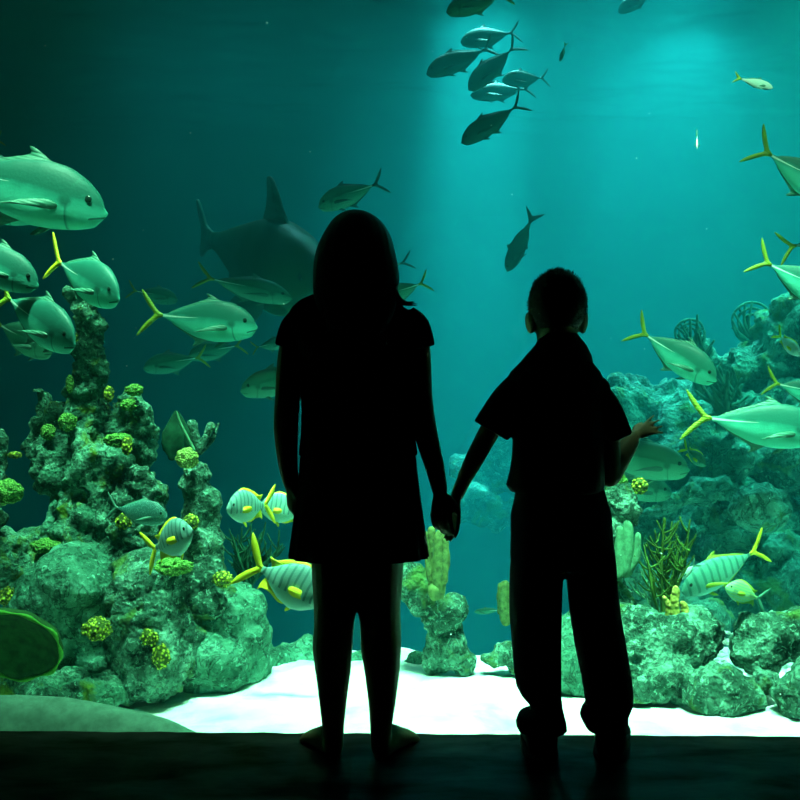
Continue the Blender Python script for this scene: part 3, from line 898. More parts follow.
# pointed leaf-like fan left of the vase
bm = bmesh.new()
for k, (a0, top_) in enumerate([((172, 456), (176, 411)), ((176, 456), (170, 424)), ((182, 456), (178, 412))]):
    pts = [P(a0[0] + (top_[0] - a0[0]) * t, a0[1] + (top_[1] - a0[1]) * t, 4.16 + .02 * k) for t in (0, .25, .5, .75, 1)]
    tube(bm, pts, [.02, .05, .05, .028, .004], 10, .25)
o = obj('leaf_sponge', bm, 'fan'); tag(o, 'dark pointed leaf-shaped sponge behind the ball coral', 'sponge')
bm = bmesh.new()
tube(bm, [P(194, 450, 4.12), P(187, 436, 4.12), P(180, 422, 4.12), P(177, 412, 4.12)], [.007, .006, .005, .003], 8)
obj('edge_rib', bm, 'finger', o)['label'] = 'pale edge rib'


def whips(name, label, base, tips, m, d, seed, rad=.012, twigs=5, cat='sea fan', spread=.12):
    rnd = random.Random(seed)
    bm = bmesh.new()
    for (tx, ty) in tips:
        b0 = P(base[0] + rnd.uniform(-3, 3), base[1], d); t0 = P(tx, ty, d + rnd.uniform(-.08, .08))
        mid = (b0 * .5 + t0 * .5) + Vector((rnd.uniform(-.03, .03), rnd.uniform(-.05, .05), 0))
        pts = [b0, b0 * .7 + mid * .3, mid, mid * .4 + t0 * .6, t0]
        tube(bm, pts, [rad, rad * .9, rad * .75, rad * .6, rad * .4], 7)
        for k in range(twigs):
            s = rnd.uniform(.25, .9)
            q = mid * (1 - s) + t0 * s if s > .5 else b0 * (1 - s * 2) + mid * s * 2
            q = b0 + (t0 - b0) * s
            e = q + Vector((rnd.uniform(-1, 1) * spread, rnd.uniform(-.4, .4) * spread, rnd.uniform(.4, 1.3) * spread))
            tube(bm, [q, q * .5 + e * .5 + Vector((0, 0, -.01)), e], [rad * .55, rad * .5, rad * .35], 6)
    return tag(obj(name, bm, m), label, cat)


whips('sea_whips', 'tall olive branching sea whips standing behind the right boulders', (662, 622), [(655, 530), (664, 518), (672, 522), (680, 545), (648, 560), (690, 520), (668, 560), (696, 535)], 'fan_olive', 4.15, 5, .008, 12, spread=.07)
whips('sea_whips', 'thin pale lower sea whips left of the tall sea whips', (655, 610), [(640, 570), (646, 580), (636, 590), (650, 565)], 'finger', 4.3, 6, .008, 4, spread=.07)
whips('sea_fan', 'dark green bushy sea fan behind the striped yellow fish', (250, 590), [(232, 535), (242, 528), (252, 540), (262, 536), (228, 560), (272, 550), (282, 545), (246, 560)], 'fan', 4.35, 7, .009, 16, spread=.07)
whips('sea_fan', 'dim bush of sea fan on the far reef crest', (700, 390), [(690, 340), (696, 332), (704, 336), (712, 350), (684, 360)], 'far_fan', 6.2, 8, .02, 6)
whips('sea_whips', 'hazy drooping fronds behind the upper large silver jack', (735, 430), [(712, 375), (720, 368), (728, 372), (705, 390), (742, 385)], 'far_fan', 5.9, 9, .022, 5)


def round_fan(name, label, px, py, d, rpx, m, seed):
    """round sea fan: rim and branching net"""
    rnd = random.Random(seed)
    bm = bmesh.new()
    c = P(px, py, d); r = rpx / F * d
    base = c + Vector((0, 0, -r * 1.1))
    tips = []
    for k in range(15):
        t = R(-60 + 300 * k / 14) + math.pi * 1.5 - R(120)
        e = c + Vector((math.cos(t), rnd.uniform(-.1, .1), math.sin(t))) * r
        mid = base * .45 + e * .55 + Vector((rnd.uniform(-.03, .03), 0, rnd.uniform(-.02, .04)))
        tube(bm, [base, base * .6 + mid * .4, mid, e], [.02, .014, .011, .007], 6)
    for rr in (.4, .7, .98):
        pts = [c + Vector((math.cos(a) * r * rr, .01 * math.sin(5 * a), math.sin(a) * r * rr)) for a in np.linspace(-1.2, 4.3, 26)]
        tube(bm, pts, [.009] * 26, 6)
    return tag(obj(name, bm, m), label, 'sea fan')


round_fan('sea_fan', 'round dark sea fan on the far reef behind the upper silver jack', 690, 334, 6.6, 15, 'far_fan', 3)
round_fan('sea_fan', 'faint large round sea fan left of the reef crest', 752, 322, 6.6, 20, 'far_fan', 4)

# loose white coral rubble on the sand at right
rnd = random.Random(4)
bm = bmesh.new()
for k in range(150):
    if k < 90: px, py = rnd.uniform(690, 800), rnd.uniform(650, 700)
    else: px, py = rnd.uniform(700, 745), rnd.uniform(625, 655)
    d = 1.13 / ((py - 400) / F)
    d = min(d, 4.3)
    c = P(px, py, d); c.z = max(c.z, SZ) + .0
    rx = rnd.uniform(.006, .02)
    ball(bm, c, (rx * rnd.uniform(1, 2.2), rx, rx * .7), 1, Matrix.Rotation(rnd.uniform(0, 3), 4, 'Z'))
o = obj('coral_rubble', bm, 'rubble'); tag(o, 'white coral rubble strewn between the right boulders', 'rubble', kind='stuff')
bm = bmesh.new()
for k in range(70):
    px, py = rnd.uniform(0, 800), rnd.uniform(0, 720)
    ball(bm, P(px, py, rnd.uniform(3.1, 5.5)), rnd.uniform(.0012, .003), 1)
o = obj('drifting_specks', bm, 'rubble'); tag(o, 'tiny pale specks drifting in the water', 'specks', kind='stuff')


# ------------------------------------------------------------------ fish
J = 'jack'
# left group
fish(J, 'largest silver jack, blunt head pointing right near the left edge', (108, 214), (-56, 166), 3.95, 3.95, name='jack_fish')
fish(J, 'silver jack mostly hidden beneath the largest silver jack', (42, 214), (-80, 172), 4.3, 4.35, 'jack')
fish(J, 'silver jack whose back shows above the largest jack at the left edge', (20, 176), (-110, 166), 4.45, 4.45, 'jack')
fish(J, 'silver jack cut by the left edge, level with the yellow-tailed one', (39, 286), (-50, 244), 3.5, 3.55, roll=R(-6))
fish(J, 'silver jack with yellow forked tail just above the rock spire', (120, 299), (60, 263), 3.6, 3.85, tailm='fin_yellow')
fish(J, 'silver jack swimming left of the rock spire', (76, 345), (9, 299), 3.4, 3.62)
fish(J, 'dim jack half hidden below the jack left of the spire', (53, 352), (0, 325), 4.5, 4.7, 'jack_mid')
fish(J, 'silver jack with a dark tail swimming right, left of the girl', (258, 327), (160, 315), 4.4, 4.5)
fish(J, 'dim fish above the tail of the lone silver jack', (178, 300), (136, 291), 7, 7., 'jack_mid', small=True)
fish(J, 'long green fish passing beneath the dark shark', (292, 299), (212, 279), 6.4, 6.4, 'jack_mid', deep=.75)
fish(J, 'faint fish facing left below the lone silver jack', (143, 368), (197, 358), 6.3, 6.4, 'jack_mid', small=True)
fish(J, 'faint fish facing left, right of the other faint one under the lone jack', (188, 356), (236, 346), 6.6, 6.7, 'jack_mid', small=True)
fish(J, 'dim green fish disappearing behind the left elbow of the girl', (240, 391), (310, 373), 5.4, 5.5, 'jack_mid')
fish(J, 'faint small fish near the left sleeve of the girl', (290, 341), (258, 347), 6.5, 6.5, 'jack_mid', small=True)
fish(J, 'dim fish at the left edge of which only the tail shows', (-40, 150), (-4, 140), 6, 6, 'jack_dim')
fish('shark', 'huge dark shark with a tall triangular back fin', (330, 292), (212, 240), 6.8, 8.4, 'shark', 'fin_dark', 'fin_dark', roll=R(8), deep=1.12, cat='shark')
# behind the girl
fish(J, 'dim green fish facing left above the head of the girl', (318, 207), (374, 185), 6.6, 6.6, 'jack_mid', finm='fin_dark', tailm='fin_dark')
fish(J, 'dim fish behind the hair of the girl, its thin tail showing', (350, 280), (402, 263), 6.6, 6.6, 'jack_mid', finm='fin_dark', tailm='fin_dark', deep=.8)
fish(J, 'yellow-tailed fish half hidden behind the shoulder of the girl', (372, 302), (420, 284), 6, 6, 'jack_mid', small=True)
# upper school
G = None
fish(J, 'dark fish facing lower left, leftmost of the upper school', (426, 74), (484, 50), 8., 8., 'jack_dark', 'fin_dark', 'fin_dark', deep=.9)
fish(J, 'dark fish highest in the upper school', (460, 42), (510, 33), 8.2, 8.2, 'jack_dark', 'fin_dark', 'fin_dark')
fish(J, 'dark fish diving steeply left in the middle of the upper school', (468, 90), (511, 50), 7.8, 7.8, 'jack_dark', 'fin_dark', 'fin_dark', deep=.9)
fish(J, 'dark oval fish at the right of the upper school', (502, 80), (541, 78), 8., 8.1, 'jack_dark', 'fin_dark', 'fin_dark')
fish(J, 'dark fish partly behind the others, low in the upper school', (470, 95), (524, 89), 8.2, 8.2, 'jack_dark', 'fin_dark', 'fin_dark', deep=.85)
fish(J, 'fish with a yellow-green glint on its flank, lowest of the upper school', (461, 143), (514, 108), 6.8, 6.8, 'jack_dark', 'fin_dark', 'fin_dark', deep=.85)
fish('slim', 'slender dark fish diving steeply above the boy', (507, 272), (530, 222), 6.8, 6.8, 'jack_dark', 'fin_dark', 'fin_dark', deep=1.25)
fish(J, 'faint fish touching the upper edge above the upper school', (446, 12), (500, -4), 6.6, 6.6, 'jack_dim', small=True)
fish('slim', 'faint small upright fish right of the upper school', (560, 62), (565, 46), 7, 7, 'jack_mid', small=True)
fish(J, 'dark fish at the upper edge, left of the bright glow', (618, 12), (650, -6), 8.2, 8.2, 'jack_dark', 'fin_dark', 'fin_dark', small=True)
fish('slim', 'small white fish in the open water at upper right', (773, 88), (741, 79), 4.0, 4.0, 'pale', small=True, deep=1.2)
fish('slim', 'tiny bright white fish seen end-on under the glow', (697, 149), (697, 136), 3.55, 3.62, 'pale', small=True, deep=1.)
# right group
fish(J, 'silver jack entering at the upper right edge, tail towards the boy', (852, 206), (769, 154), 4.2, 4.2, roll=R(5))
fish(J, 'jack of which only the yellow tail shows at the right edge', (870, 232), (794, 246), 4.3, 4.3, tailm='fin_olive')
fish(J, 'silver jack with yellow tail halfway down the right edge', (846, 306), (769, 264), 4.1, 4.1)
fish(J, 'silver jack with olive tail gliding towards lower right', (717, 381), (646, 335), 4.3, 4.45)
fish(J, 'large silver jack low on the right, pale belly line', (826, 433), (708, 418), 4.0, 4.05)
fish(J, 'large dim jack directly behind the right arm of the boy', (690, 470), (594, 450), 5.0, 5.1, 'jack_mid')
fish(J, 'second dim jack low behind the right arm of the boy', (672, 494), (600, 478), 5.3, 5.3, 'jack_mid')
fish('deep', 'small pale fish on the far reef at the right edge', (800, 356), (781, 337), 4.9, 5., 'pale', 'fin_yellow', 'fin_yellow', small=True, deep=.7)
fish(J, 'silver jack cut by the right edge above the large low one', (842, 400), (778, 384), 4.5, 4.5)
fish('deep', 'small yellow-finned fish left of the large low jack', (706, 466), (687, 450), 5., 5.1, 'jack_mid', 'fin_yellow', 'fin_yellow', small=True, deep=.8)
fish(J, 'barred jack facing left with raised yellow tail at lower right', (681, 592), (752, 553), 4.3, 4.4, 'bars_dull', 'fin_yellow', 'fin_olive', roll=R(-8))
fish('deep', 'small lined fish below the barred jack', (725, 587), (757, 598), 3.9, 3.95, 'lines', 'fin_green', 'fin_olive', deep=.85)
fish('deep', 'small pale fish between the sea whips and the barred jack', (677, 580), (693, 566), 4.2, 4.2, 'pale', 'fin_green', 'fin_green', small=True, deep=.7)
fish('slim', 'faint greenish fish low in the open water between the children', (474, 612), (500, 610), 5.2, 5.2, 'jack_mid', 'fin_green', 'fin_green', small=True)
# near fish by the left reef
fish(J, 'grey spotted fish resting against the left reef', (168, 517), (117, 508), 3.6, 3.65, 'spots', 'fin_green', 'fin_green', deep=1.15)
fish('deep', 'striped yellow-finned fish in front of the left reef, tail down left', (193, 530), (156, 548), 3.3, 3.42, 'bars', 'fin_yellow', 'fin_yellow', deep=.95)
fish('deep', 'striped yellow-finned fish facing left, beside the rock pillar', (226, 509), (264, 505), 3.45, 3.6, 'bars', 'fin_yellow', 'fin_yellow')
fish('deep', 'striped fish half hidden by the left hand of the girl', (258, 506), (305, 512), 3.75, 3.75, 'bars', 'fin_yellow', 'fin_yellow')
fish('deep', 'nearest striped fish with wide yellow tail, left of the skirt', (327, 603), (262, 569), 3.3, 3.35, 'bars', 'fin_yellow', 'fin_yellow')


# ------------------------------------------------------------------ people
def ring(cx, py, d, hw, dep, off=0.):
    return (P(cx, py, d) + Vector((0, off, 0)), Vector((hw / F * d, 0, 0)), Vector((0, dep, 0)))


def hand(bm, wrist, dr, pn, L, curl, thumb_side=1, thumb_curl=.3, spread=.12, fr=.0068):
    """palm and five fingers; pn points out of the palm; thumb on the +lat*thumb_side"""
    dr = Vector(dr).normalized(); pn = Vector(pn); pn = (pn - dr * pn.dot(dr)).normalized()
    lat = dr.cross(pn)
    pl = L * .52; pw = L * .23; pt = L * .085
    rings = []
    for t, w, th in [(-.12, .55, 1.1), (0, .62, 1.1), (.3, .85, 1.15), (.65, 1., 1.05), (.95, .97, .85), (1.05, .8, .6)]:
        rings.append((wrist + dr * pl * t, lat * pw * w, pn * pt * th))
    loft(bm, rings, 14)
    for i, (o_, ln) in enumerate([(.78, .92), (.27, 1.), (-.27, .94), (-.78, .76)]):
        o_ *= thumb_side
        q = wrist + dr * pl * .93 + lat * pw * o_
        cu = curl[i]
        seg = [L * .22 * ln, L * .15 * ln, L * .12 * ln]
        a = -spread * 0 + 0.
        pts = [q - dr * .012]
        dd = (dr + lat * o_ * spread).normalized()
        pts.append(q)
        p = q.copy()
        ang = 0
        for s, k in zip(seg, (.75, 1.1, .8)):
            ang += cu * k
            v = dd * math.cos(ang) + pn * math.sin(ang)
            p = p + v * s
            pts.append(p.copy())
        tube(bm, pts, [fr * 1.1, fr * 1.1, fr, fr * .93, fr * .8], 8, 1., lat)
    q = wrist + dr * pl * .15 + lat * pw * .6 * thumb_side
    v1 = (dr * .75 + lat * .62 * thumb_side + pn * .3).normalized()
    v2 = (dr * .95 + lat * .15 * thumb_side + pn * thumb_curl).normalized()
    tube(bm, [q, q + v1 * L * .2, q + v1 * L * .2 + v2 * L * .15, q + v1 * L * .2 + v2 * L * .27], [fr * 1.5, fr * 1.4, fr * 1.15, fr * .9], 8, 1., lat)


EAR = [1.04, -.2]


def head(bm, cx, py, d, w, h, dep):
    """centre of the skull at (cx, py); w, h, dep in metres (half sizes); looks along +y"""
    c = P(cx, py, d)
    V = Vector
    ball(bm, c + V((0, -.005, .01)), (w, dep * .93, h * .86), 3)                # skull
    ball(bm, c + V((0, dep * .3, -h * .35)), (w * .8, dep * .66, h * .62), 3)    # face
    ball(bm, c + V((0, dep * .55, -h * .8)), (w * .36, dep * .32, h * .22), 3)   # chin
    ball(bm, c + V((0, dep * .2, -h * .62)), (w * .7, dep * .55, h * .3), 3)     # jaw
    for s in (-1, 1):
        ball(bm, c + V((s * w * .42, dep * .66, -h * .42)), (w * .3, dep * .22, h * .22), 2)   # cheek
        ball(bm, c + V((s * w * .4, dep * .8, -h * .02)), (w * .28, dep * .1, h * .07), 2)      # brow
        e = V((s * w * EAR[0], -.002, h * EAR[1]))                                     # ear, standing off the skull
        rot = Matrix.Rotation(R(-28 * s), 4, 'Z') @ Matrix.Rotation(R(8 * s), 4, 'Y')
        ball(bm, c + e, (w * .1, dep * .22, h * .3), 3, rot)
        ball(bm, c + e + V((-s * .004, .006, -h * .18)), (w * .12, dep * .14, h * .14), 2, rot)
    tube(bm, [c + V((0, dep * .86, -h * .04)), c + V((0, dep * .96, -h * .22)), c + V((0, dep * 1.07, -h * .36))], [.007, .009, .012], 8)   # nose
    for s in (-1, 1): ball(bm, c + V((s * .009, dep * .98, -h * .38)), (.007, .009, .006), 2)
    tube(bm, [c + V((-.018, dep * .9, -h * .58)), c + V((0, dep * .955, -h * .565)), c + V((.018, dep * .9, -h * .58))], [.004, .0055, .004], 8)
    tube(bm, [c + V((-.016, dep * .89, -h * .63)), c + V((0, dep * .945, -h * .64)), c + V((.016, dep * .89, -h * .63))], [.004, .006, .004], 8)
    return c


def foot(bm, heel, toe, L, w=.034):
    """bare foot on the floor"""
    heel = Vector(heel); heel.z = 0
    dr = Vector(toe); dr.z = 0; dr = (dr - heel).normalized()
    lat = Vector((-dr.y, dr.x, 0)); U = Vector((0, 0, 1))
    rings = []
    for t, ww, hh in [(-.0, .35, .018), (.06, .62, .028), (.18, .7, .036), (.35, .72, .04), (.55, .9, .03), (.72, 1.05, .022), (.82, 1., .016), (.88, .6, .01)]:
        rings.append((heel + dr * L * t + U * hh * .95, lat * w * ww, U * hh))
    loft(bm, rings, 16)
    for i in range(5):
        o_ = -.8 + .4 * i
        r_ = .011 if i == TOE_BIG[0] else .0075
        ln = [.98, 1., .97, .93, .88][i if TOE_BIG[0] == 0 else 4 - i]
        a = heel + dr * L * .78 + lat * w * o_ + U * r_
        b_ = heel + dr * (L * ln - r_) + lat * w * o_ * 1.08 + U * r_
        tube(bm, [a, (a + b_) / 2 + U * .003, b_], [r_, r_, r_], 8)


TOE_BIG = [0]


def clamp_floor(o, z=0.001):
    for v in o.data.vertices:
        if v.co.z < z: v.co.z = z


def finish_body(bm, name, parent, vox=.0042):
    o = obj(name, bm, 'skin', parent)
    bake(o, [('REMESH', dict(mode='VOXEL', voxel_size=vox)), ('SMOOTH', dict(iterations=3, factor=.5))])
    clamp_floor(o)
    return o


def eyes(c, w, h, dep, parent):
    for s in (-1, 1):
        bm = bmesh.new(); ball(bm, c + Vector((s * w * .42, dep * .79, -h * .13)), .011, 3)
        e = obj('eye', bm, 'iris', parent)
        bm = bmesh.new(); ball(bm, c + Vector((s * w * .42, dep * .79 + .0085, -h * .13)), (.005, .0035, .005), 2)
        obj('iris', bm, 'eye', e)


# ---- the girl
D = 2.64
girl = empty('person', P(357, 762, 2.62)); girl.location.z = 0
tag(girl, 'taller barefoot child with long hair, short sleeves and knee-length skirt', 'person')
bm = bmesh.new()
gh = (.071, .108, .092)
hc = head(bm, 355, 250, D, *gh)
loft(bm, [ring(355, 272, D, 17, .05), ring(355, 292, D, 16, .045), ring(356, 304, D, 19, .05), ring(356, 312, D, 40, .055), ring(356, 322, D, 53, .065), ring(356, 345, D, 50, .08), ring(356, 380, D, 47, .08),
          ring(356, 415, D, 44, .078), ring(356, 440, D, 46, .085), ring(357, 470, D, 52, .1), ring(357, 500, D, 53, .1), ring(357, 530, D, 48, .09), ring(357, 545, D, 42, .075)], 24)
# arms
tube(bm, [P(303, 334, D), P(292, 350, D), P(287.5, 400, D), P(286, 430, D - .01), P(288, 465, D), P(292, 486, D + .01)], [.034, .036, .034, .033, .026, .02], 14)
tube(bm, [P(409, 334, D), P(417, 350, D), P(420, 395, D), P(425, 430, D - .01), P(435, 468, D), P(440, 492, D)], [.034, .036, .033, .032, .026, .02], 14)
hand(bm, P(291, 484, D + .01), (.03, .12, -1), (.8, .3, 0), .135, [.5, .6, .7, .8], 1, .5)
hand(bm, P(440.5, 493, D - .008), (.03, .04, -1), (.5, .85, 0), .135, [.3, .36, .42, .5], 1, .5, spread=.03, fr=.0075)
# legs
def leg(pts, side=Vector((0, 1, 0))):
    tube(bm, [P(a, b_, d) for a, b_, d, r_ in pts], [r_ / F * d for a, b_, d, r_ in pts], 18, 1.08)
leg([(337, 520, D, 24), (335, 560, D, 24), (335, 605, D, 21.5), (334, 625, D + .005, 20), (332.5, 648, D - .005, 20.2), (333, 670, D - .005, 18), (333, 700, D, 14), (333, 725, D + .01, 11), (333, 738, D + .015, 10.5), (333, 748, D + .02, 10)])
leg([(378, 520, D, 24), (380, 560, D, 24), (379, 605, D, 21.5), (380.5, 625, D + .005, 20.5), (381, 648, D - .005, 20.5), (382, 670, D - .005, 18), (382, 700, D, 14), (381, 725, D + .01, 11), (381, 738, D + .015, 10.5), (381, 748, D + .02, 10)])
TOE_BIG[0] = 0
h1 = P(337, 762, D - .005); foot(bm, h1, P(309, 737, 2.80), .205)
TOE_BIG[0] = 4
h2 = P(380, 762, D - .005); foot(bm, h2, P(410, 736, 2.80), .205)
body = finish_body(bm, 'body', girl)
eyes(hc, *gh, body)
# shirt
def loft_return(rings, th):
    """rings down to the hem and back up inside, so the hem is open"""
    inner = []
    for c, a, b_ in reversed(rings[-4:]):
        inner.append((c + Vector((0, 0, .0)), a * (1 - th / max(a.length, .01)), b_ * (1 - th / max(b_.length, .01))))
    return rings + inner
def hanging(t, k): return 1.
bm = bmesh.new()
lr = lambda l, r_, py, dep: ring((l + r_) / 2, py, D, (r_ - l) / 2, dep)
rs = [lr(330, 384, 288, .045), lr(313, 391, 294, .055), lr(300, 396, 300, .062), lr(292, 404, 307, .07), lr(288, 415, 314, .077), lr(286, 424, 324, .085), lr(288, 422, 336, .09), ring(356, 355, D, 57, .094), ring(356, 385, D, 56, .094), ring(357, 410, D, 55, .096), ring(358, 435, D, 57, .1), ring(358, 455, D, 60, .108)]
loft(bm, rs, 36, .92, wob=lambda k, t: 1 + .012 * math.sin(5 * t + k * .6) * (k > 7))
tube(bm, [P(306, 322, D), P(297, 330, D), P(291, 349, D)], [.046, .047, .045], 16, 1.05, round_ends=False)
for x_ in (304, 406): ball(bm, P(x_, 327, D), (.045, .05, .037), 3)
tube(bm, [P(404, 322, D), P(413, 329, D), P(419, 349, D)], [.046, .047, .044], 16, 1.05, round_ends=False)
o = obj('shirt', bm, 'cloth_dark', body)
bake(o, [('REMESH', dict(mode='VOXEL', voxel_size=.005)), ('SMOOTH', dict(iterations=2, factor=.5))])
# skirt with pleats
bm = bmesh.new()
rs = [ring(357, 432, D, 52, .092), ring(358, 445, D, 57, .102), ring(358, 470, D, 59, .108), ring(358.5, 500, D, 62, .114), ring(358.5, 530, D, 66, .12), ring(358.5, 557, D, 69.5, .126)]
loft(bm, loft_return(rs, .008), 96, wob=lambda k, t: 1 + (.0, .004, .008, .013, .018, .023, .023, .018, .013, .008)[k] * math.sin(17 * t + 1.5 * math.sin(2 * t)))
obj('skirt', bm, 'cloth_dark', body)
bm = bmesh.new()
rs = [ring(357, 428, D, 53.5, .097), ring(357.5, 436, D, 56, .104), ring(358, 444, D, 58, .109)]
loft(bm, rs, 48); obj('waistband', bm, 'cloth_dark', body)
# hair
bm = bmesh.new()
HD = D - .032
def hr(l, r_, py, dep, off=0.): return ring((l + r_) / 2, py, HD, (r_ - l) / 2, dep, off)
rs = [hr(349, 362, 210, .015), hr(338, 373, 213, .07, .03), hr(330, 382, 220, .094, .03), hr(324, 389, 230, .105, .026), hr(318, 393, 243, .1, .008), hr(314.5, 396, 257, .092), hr(313, 398.5, 270, .088, -.004), hr(313, 400, 281, .082, -.01), hr(313, 397, 292, .074, -.02), hr(316, 397, 304, .062, -.034), hr(322, 394, 316, .045, -.05), hr(330, 388, 330, .028, -.062), hr(340, 378, 340, .012, -.07)]
loft(bm, rs, 72, wob=lambda k, t: 1 + .018 * noise.noise(Vector((math.cos(t) * 9, math.sin(t) * 9, k * .12))) + .008 * math.sin(23 * t) + .012 * noise.noise(Vector((t * 2, k * .45, 3))))
hair = obj('hair', bm, 'hair', body)
bake(hair, [('SUBSURF', dict(levels=1))])
bm = bmesh.new()
rnd = random.Random(11)
for k in range(26):                       # the lock that flicks out at the neck
    a = P(392 + rnd.uniform(-4, 4), 286 + rnd.uniform(-5, 5), D - .06 + rnd.uniform(-.03, .03))
    e = P(411 + rnd.uniform(-6, 7), 303 + rnd.uniform(-2, 3), D - .06 + rnd.uniform(-.03, .03))
    mid = P(398 + rnd.uniform(-2, 3), 300 + rnd.uniform(-3, 3), D - .06 + rnd.uniform(-.03, .03))
    tube(bm, [a, mid, (mid + e) / 2 + Vector((0, 0, -.004)), e], [.004, .0028, .0016, .0004], 5)
for k in range(60):                       # loose ends over the shoulders
    x0 = rnd.uniform(322, 390)
    a = P(x0, 296, D - .085 + rnd.uniform(-.01, .02)); e = P(x0 + rnd.uniform(-6, 6), rnd.uniform(325, 350), D - .09 + rnd.uniform(-.02, .0))
    tube(bm, [a, (a + e) / 2 + Vector((0, -.01, 0)), e], [.004, .003, .0006], 5)
for k in range(0):
    t = rnd.uniform(.3, 2.6)
    a = P(355 + 30 * math.cos(t), 240 - 24 * math.sin(t), D - .03)
    e = P(357 + 44 * math.cos(t - .3), 241 - 32 * math.sin(t - .3) + 2, D - .03)
    tube(bm, [a, (a + e) / 2 + Vector((0, 0, .006)), e], [.003, .0015, .0004], 5)
obj('loose_strands', bm, 'hair', hair)

# ---- the boy
D = 2.66
boy = empty('person', P(560, 757, 2.62)); boy.location.z = 0
tag(boy, 'shorter child with cropped hair, collared short-sleeved shirt and long trousers', 'person')
bm = bmesh.new()
EAR[:] = [1.05, -.38]
bh = (.07, .1, .087)
hc = head(bm, 557, 308, D, *bh)
loft(bm, [ring(557, 312, D, 23, .06), ring(557, 330, D, 20.5, .055), ring(557, 345, D, 20, .052), ring(557, 358, D, 30, .058), ring(557, 370, D, 42, .065), ring(557, 390, D, 44, .078), ring(557, 420, D, 42, .08), ring(557, 460, D, 40, .08), ring(557, 490, D, 41, .082), ring(558, 515, D, 44, .088), ring(558, 545, D, 42, .085), ring(560, 568, D, 34, .07)], 24)
# left arm down to the joined hands, right arm raised to the glass
tube(bm, [P(519, 382, D), P(503, 408, D), P(488, 434, D), P(475, 458, D), P(464, 480, D), P(457, 496, D)], [.034, .031, .028, .026, .02, .017], 14)
hand(bm, P(455.5, 496, D - .005), (-.02, 0, -1), (-.9, -.35, 0), .125, [.2, .2, .18, .15], 1, .5, spread=.04, fr=.0068)
tube(bm, [P(597, 395, D), P(605, 412, D), P(610, 440, D - .005), P(611, 468, D), P(610, 478, D + .01)], [.034, .030, .027, .025, .024], 14)
tube(bm, [P(610, 476, D + .005), P(618, 461, D + .05), P(629, 444, D + .10), P(634, 436, D + .13)], [.03, .031, .026, .017], 14)
hand(bm, P(634, 436, D + .13), (.85, .1, .42), (.35, 1, -.35), .092, [.12, .1, .1, .14], 1, .2, spread=.42, fr=.0048)
def leg2(pts): tube(bm, [P(a, b_, d) for a, b_, d, r_ in pts], [r_ / F * d for a, b_, d, r_ in pts], 16, 1.08)
leg2([(538, 540, D, 21), (537, 590, D, 20), (538, 640, D, 16), (540, 690, D, 12), (541, 735, D, 9)])
leg2([(582, 540, D, 21), (591, 590, D, 20), (598, 640, D, 16), (607, 690, D, 12), (609, 735, D, 9)])
body = finish_body(bm, 'body', boy)
eyes(hc, *bh, body)
# trousers
def lring(l, r_, py, dep, d=D): return ring((l + r_) / 2, py, d, (r_ - l) / 2, dep)
bm = bmesh.new()
loft(bm, [lring(516, 603, 487, .086), lring(514, 607, 500, .09), lring(510.5, 611, 515, .096), lring(510.5, 612.5, 535, .098), lring(510, 614, 555, .096), lring(511, 615, 566, .09), lring(530, 600, 569, .06)], 32, .9)
loft(bm, [lring(512, 566, 548, .085), lring(510, 563.5, 570, .085), lring(509.5, 562, 590, .08), lring(509.5, 561.5, 615, .076), lring(512, 561, 645, .072), lring(514, 561, 670, .07), lring(516, 561, 685, .07), lring(521, 561, 695, .068), lring(530, 562, 705, .062), lring(531, 563, 710, .062), lring(519, 564, 714, .075), lring(516, 566, 722, .078), lring(517, 567, 729, .076)], 28, .95,
     wob=lambda k, t: 1 + .02 * noise.noise(Vector((math.cos(t) * 2.5, math.sin(t) * 2.5, k * .5))))
loft(bm, [lring(561, 614, 548, .085), lring(566, 616, 570, .085), lring(567.5, 617.5, 590, .08), lring(570, 620.5, 615, .076), lring(575, 625.5, 645, .072), lring(580, 630, 670, .07), lring(584, 633, 692, .07), lring(586, 633, 703, .068), lring(582, 630.5, 709, .072), lring(580, 627.5, 715, .072), lring(583, 627.5, 722, .07), lring(587, 630, 729, .068)], 28, .95,
     wob=lambda k, t: 1 + .02 * noise.noise(Vector((math.cos(t) * 2.5, math.sin(t) * 2.5, k * .5 + 9))))
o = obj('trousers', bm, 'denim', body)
bake(o, [('REMESH', dict(mode='VOXEL', voxel_size=.005)), ('SMOOTH', dict(iterations=2, factor=.5))])
# shirt
def open_neck(bm):
    for v in bm.verts:
        if v.co.y > D - .01 and v.co.z > 1.03: v.co.z -= (v.co.y - D + .01) * .75 * min(1, (v.co.z - 1.03) / .05)
bm = bmesh.new()
loft(bm, [lring(543, 573, 338, .05), lring(531, 585, 350, .062), lring(519, 592, 362, .07), lring(510, 600, 372, .078), lring(506, 606, 386, .086), lring(511, 605, 402, .09), lring(513, 604, 430, .092), lring(512, 604, 455, .094), lring(509.5, 604.5, 472, .098), lring(506, 604, 485, .102), lring(511, 602, 492, .1)], 32, .92,
     wob=lambda k, t: 1 + .014 * math.sin(4 * t + k * .5) * (k > 4) * (abs(math.cos(t)) < .8))
tube(bm, [P(524, 384, D), P(508, 403, D), P(491, 431, D)], [.044, .05, .053], 18, 1., round_ends=False)
ball(bm, P(596, 389, D), (.038, .05, .036), 3)
tube(bm, [P(591, 393, D), P(605, 407, D), P(618.5, 438.5, D)], [.042, .041, .04], 18, 1.05, round_ends=False)
open_neck(bm)
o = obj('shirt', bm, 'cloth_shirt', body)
bake(o, [('REMESH', dict(mode='VOXEL', voxel_size=.005)), ('SMOOTH', dict(iterations=2, factor=.5))])
bm = bmesh.new()
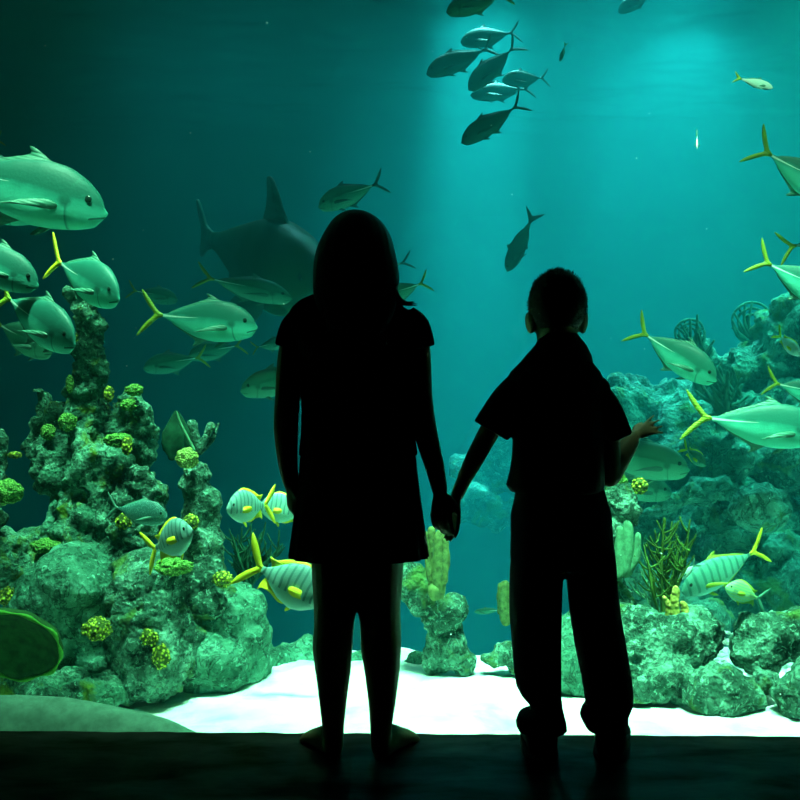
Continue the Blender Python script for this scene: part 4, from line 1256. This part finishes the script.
loft(bm, [lring(540, 577, 334, .062), lring(534, 586, 345, .072), lring(525, 591, 356, .08), lring(520, 592, 362, .084), lring(522, 590, 363, .08), lring(534, 584, 350, .064), lring(541, 575, 338, .055)], 32,
     wob=lambda k, t: 1 + .03 * math.sin(t * 2 + .8) * (k in (2, 3)))
open_neck(bm)
obj('collar', bm, 'cloth_shirt', o)
# shoes
for (hx, tx, lo, rr_) in ((541, 536, 516, 568), (611, 614, 588, 632)):
    bm = bmesh.new()
    hl = P(hx, 757, 2.665); hl.z = 0; tl = P(tx, 736, 2.80); tl.z = 0
    tl.y = min(tl.y, 2.81)
    dr = (tl - hl).normalized(); lat = Vector((-dr.y, dr.x, 0)); U = Vector((0, 0, 1))
    L = .225
    hl = hl - dr * .055
    w = .046
    rings = []
    for t, ww, hh in [(.0, .5, .03), (.05, .8, .045), (.15, .92, .05), (.3, .92, .052), (.5, .95, .042), (.7, 1.05, .03), (.88, .95, .024), (.97, .65, .018), (1., .3, .01)]:
        rings.append((hl + dr * L * t + U * (hh + .006), lat * w * ww, U * hh))
    loft(bm, rings, 20, .85)
    rs2 = [(hl + dr * .05 + U * z_, lat * w * ww, dr * .045) for z_, ww in ((.05, .9), (.085, .85), (.105, .8))]
    loft(bm, rs2, 18)
    sh = obj('shoe', bm, 'shoe', body)
    bm = bmesh.new()
    rings = [(hl + dr * L * .5 + U * z_, dr * L * .52, lat * w * 1.06) for z_ in (.001, .016)]
    loft(bm, rings, 32, .75); obj('sole', bm, 'sole', sh)
# cropped hair: cap with short tufts
bm = bmesh.new()
c = P(557, 308, D) + Vector((0, -.008, .008))
ball(bm, c, (bh[0] + .0065, bh[2] + .006, bh[1] * .86 + .006), 5)
dl = []
for v in bm.verts:
    q = v.co - c
    if q.z < (-.066 if q.y < -.02 else -.03 if q.y < .03 else .01) or (q.y > .045 and q.z < .05): dl.append(v)
bmesh.ops.delete(bm, geom=dl, context='VERTS')
base = [(v.co.copy(), (v.co - c).normalized()) for v in bm.verts]
for v in bm.verts:
    v.co += (v.co - c).normalized() * .003 * noise.noise(v.co * 90)
hair = obj('hair', bm, 'hair_short', body)
bake(hair, [('SOLIDIFY', dict(thickness=.012, offset=-1))])
bm = bmesh.new()
rnd = random.Random(3)
for k in range(1500):
    p_, n_ = rnd.choice(base)
    q = p_ + Vector((rnd.uniform(-1, 1), rnd.uniform(-1, 1), rnd.uniform(-1, 1))) * .002
    ln = rnd.uniform(.005, .010) * (1.2 if n_.z > .6 else .7)
    e = q + (n_ + Vector((rnd.uniform(-.3, .3), rnd.uniform(-.3, .3), rnd.uniform(0, .4)))).normalized() * ln
    s1 = n_.cross(Vector((.3, .5, .2))).normalized() * .0011; s2 = n_.cross(s1).normalized() * .0011
    a_ = bm.verts.new(q + s1); b_ = bm.verts.new(q - s1 * .5 + s2); d_ = bm.verts.new(q - s1 * .5 - s2); t_ = bm.verts.new(e)
    bm.faces.new((a_, b_, t_)); bm.faces.new((b_, d_, t_)); bm.faces.new((d_, a_, t_))
obj('hair_tufts', bm, 'hair_short', hair)


# ------------------------------------------------------------------ lamps over the tank, with unseen fill added for fish and spire
def spot(name, loc, aim, power, col, angle, blend=.6, size=.05):
    l = bpy.data.lights.new(name, 'SPOT'); l.energy = power; l.color = col
    l.spot_size = R(angle); l.spot_blend = blend; l.shadow_soft_size = size
    o = bpy.data.objects.new(name, l); C.objects.link(o); o.location = loc
    o.rotation_euler = (Vector(aim) - Vector(loc)).to_track_quat('-Z', 'Y').to_euler()
    return o
def area(name, loc, aim, power, col, sx, sy, spread=180):
    l = bpy.data.lights.new(name, 'AREA'); l.energy = power; l.color = col
    l.shape = 'RECTANGLE'; l.size = sx; l.size_y = sy; l.spread = R(spread)
    o = bpy.data.objects.new(name, l); C.objects.link(o); o.location = loc
    o.rotation_euler = (Vector(aim) - Vector(loc)).to_track_quat('-Z', 'Y').to_euler()
    return o

LIGHTS()

w = bpy.data.worlds.new('dark room'); scn.world = w; w.use_nodes = True
w.node_tree.nodes['Background'].inputs[0].default_value = (0, 0, 0, 1)
w.node_tree.nodes['Background'].inputs[1].default_value = 0

cam = bpy.data.cameras.new('camera'); co_ = bpy.data.objects.new('camera', cam); C.objects.link(co_)
co_.location = (0, 0, CAMZ); co_.rotation_euler = (R(90), 0, 0)
cam.sensor_width = 36; cam.lens = 45; cam.clip_end = 60; cam.clip_start = .05
scn.camera = co_
vs = scn.view_settings
vs.view_transform = 'Standard'; vs.look = 'None'; vs.gamma = 1; vs.exposure = EXPO
vs.use_curve_mapping = False
scn.cycles.use_denoising = True
scn.cycles.max_bounces = 6; scn.cycles.volume_bounces = 1; scn.cycles.transparent_max_bounces = 12
scn.cycles.caustics_reflective = False; scn.cycles.caustics_refractive = False
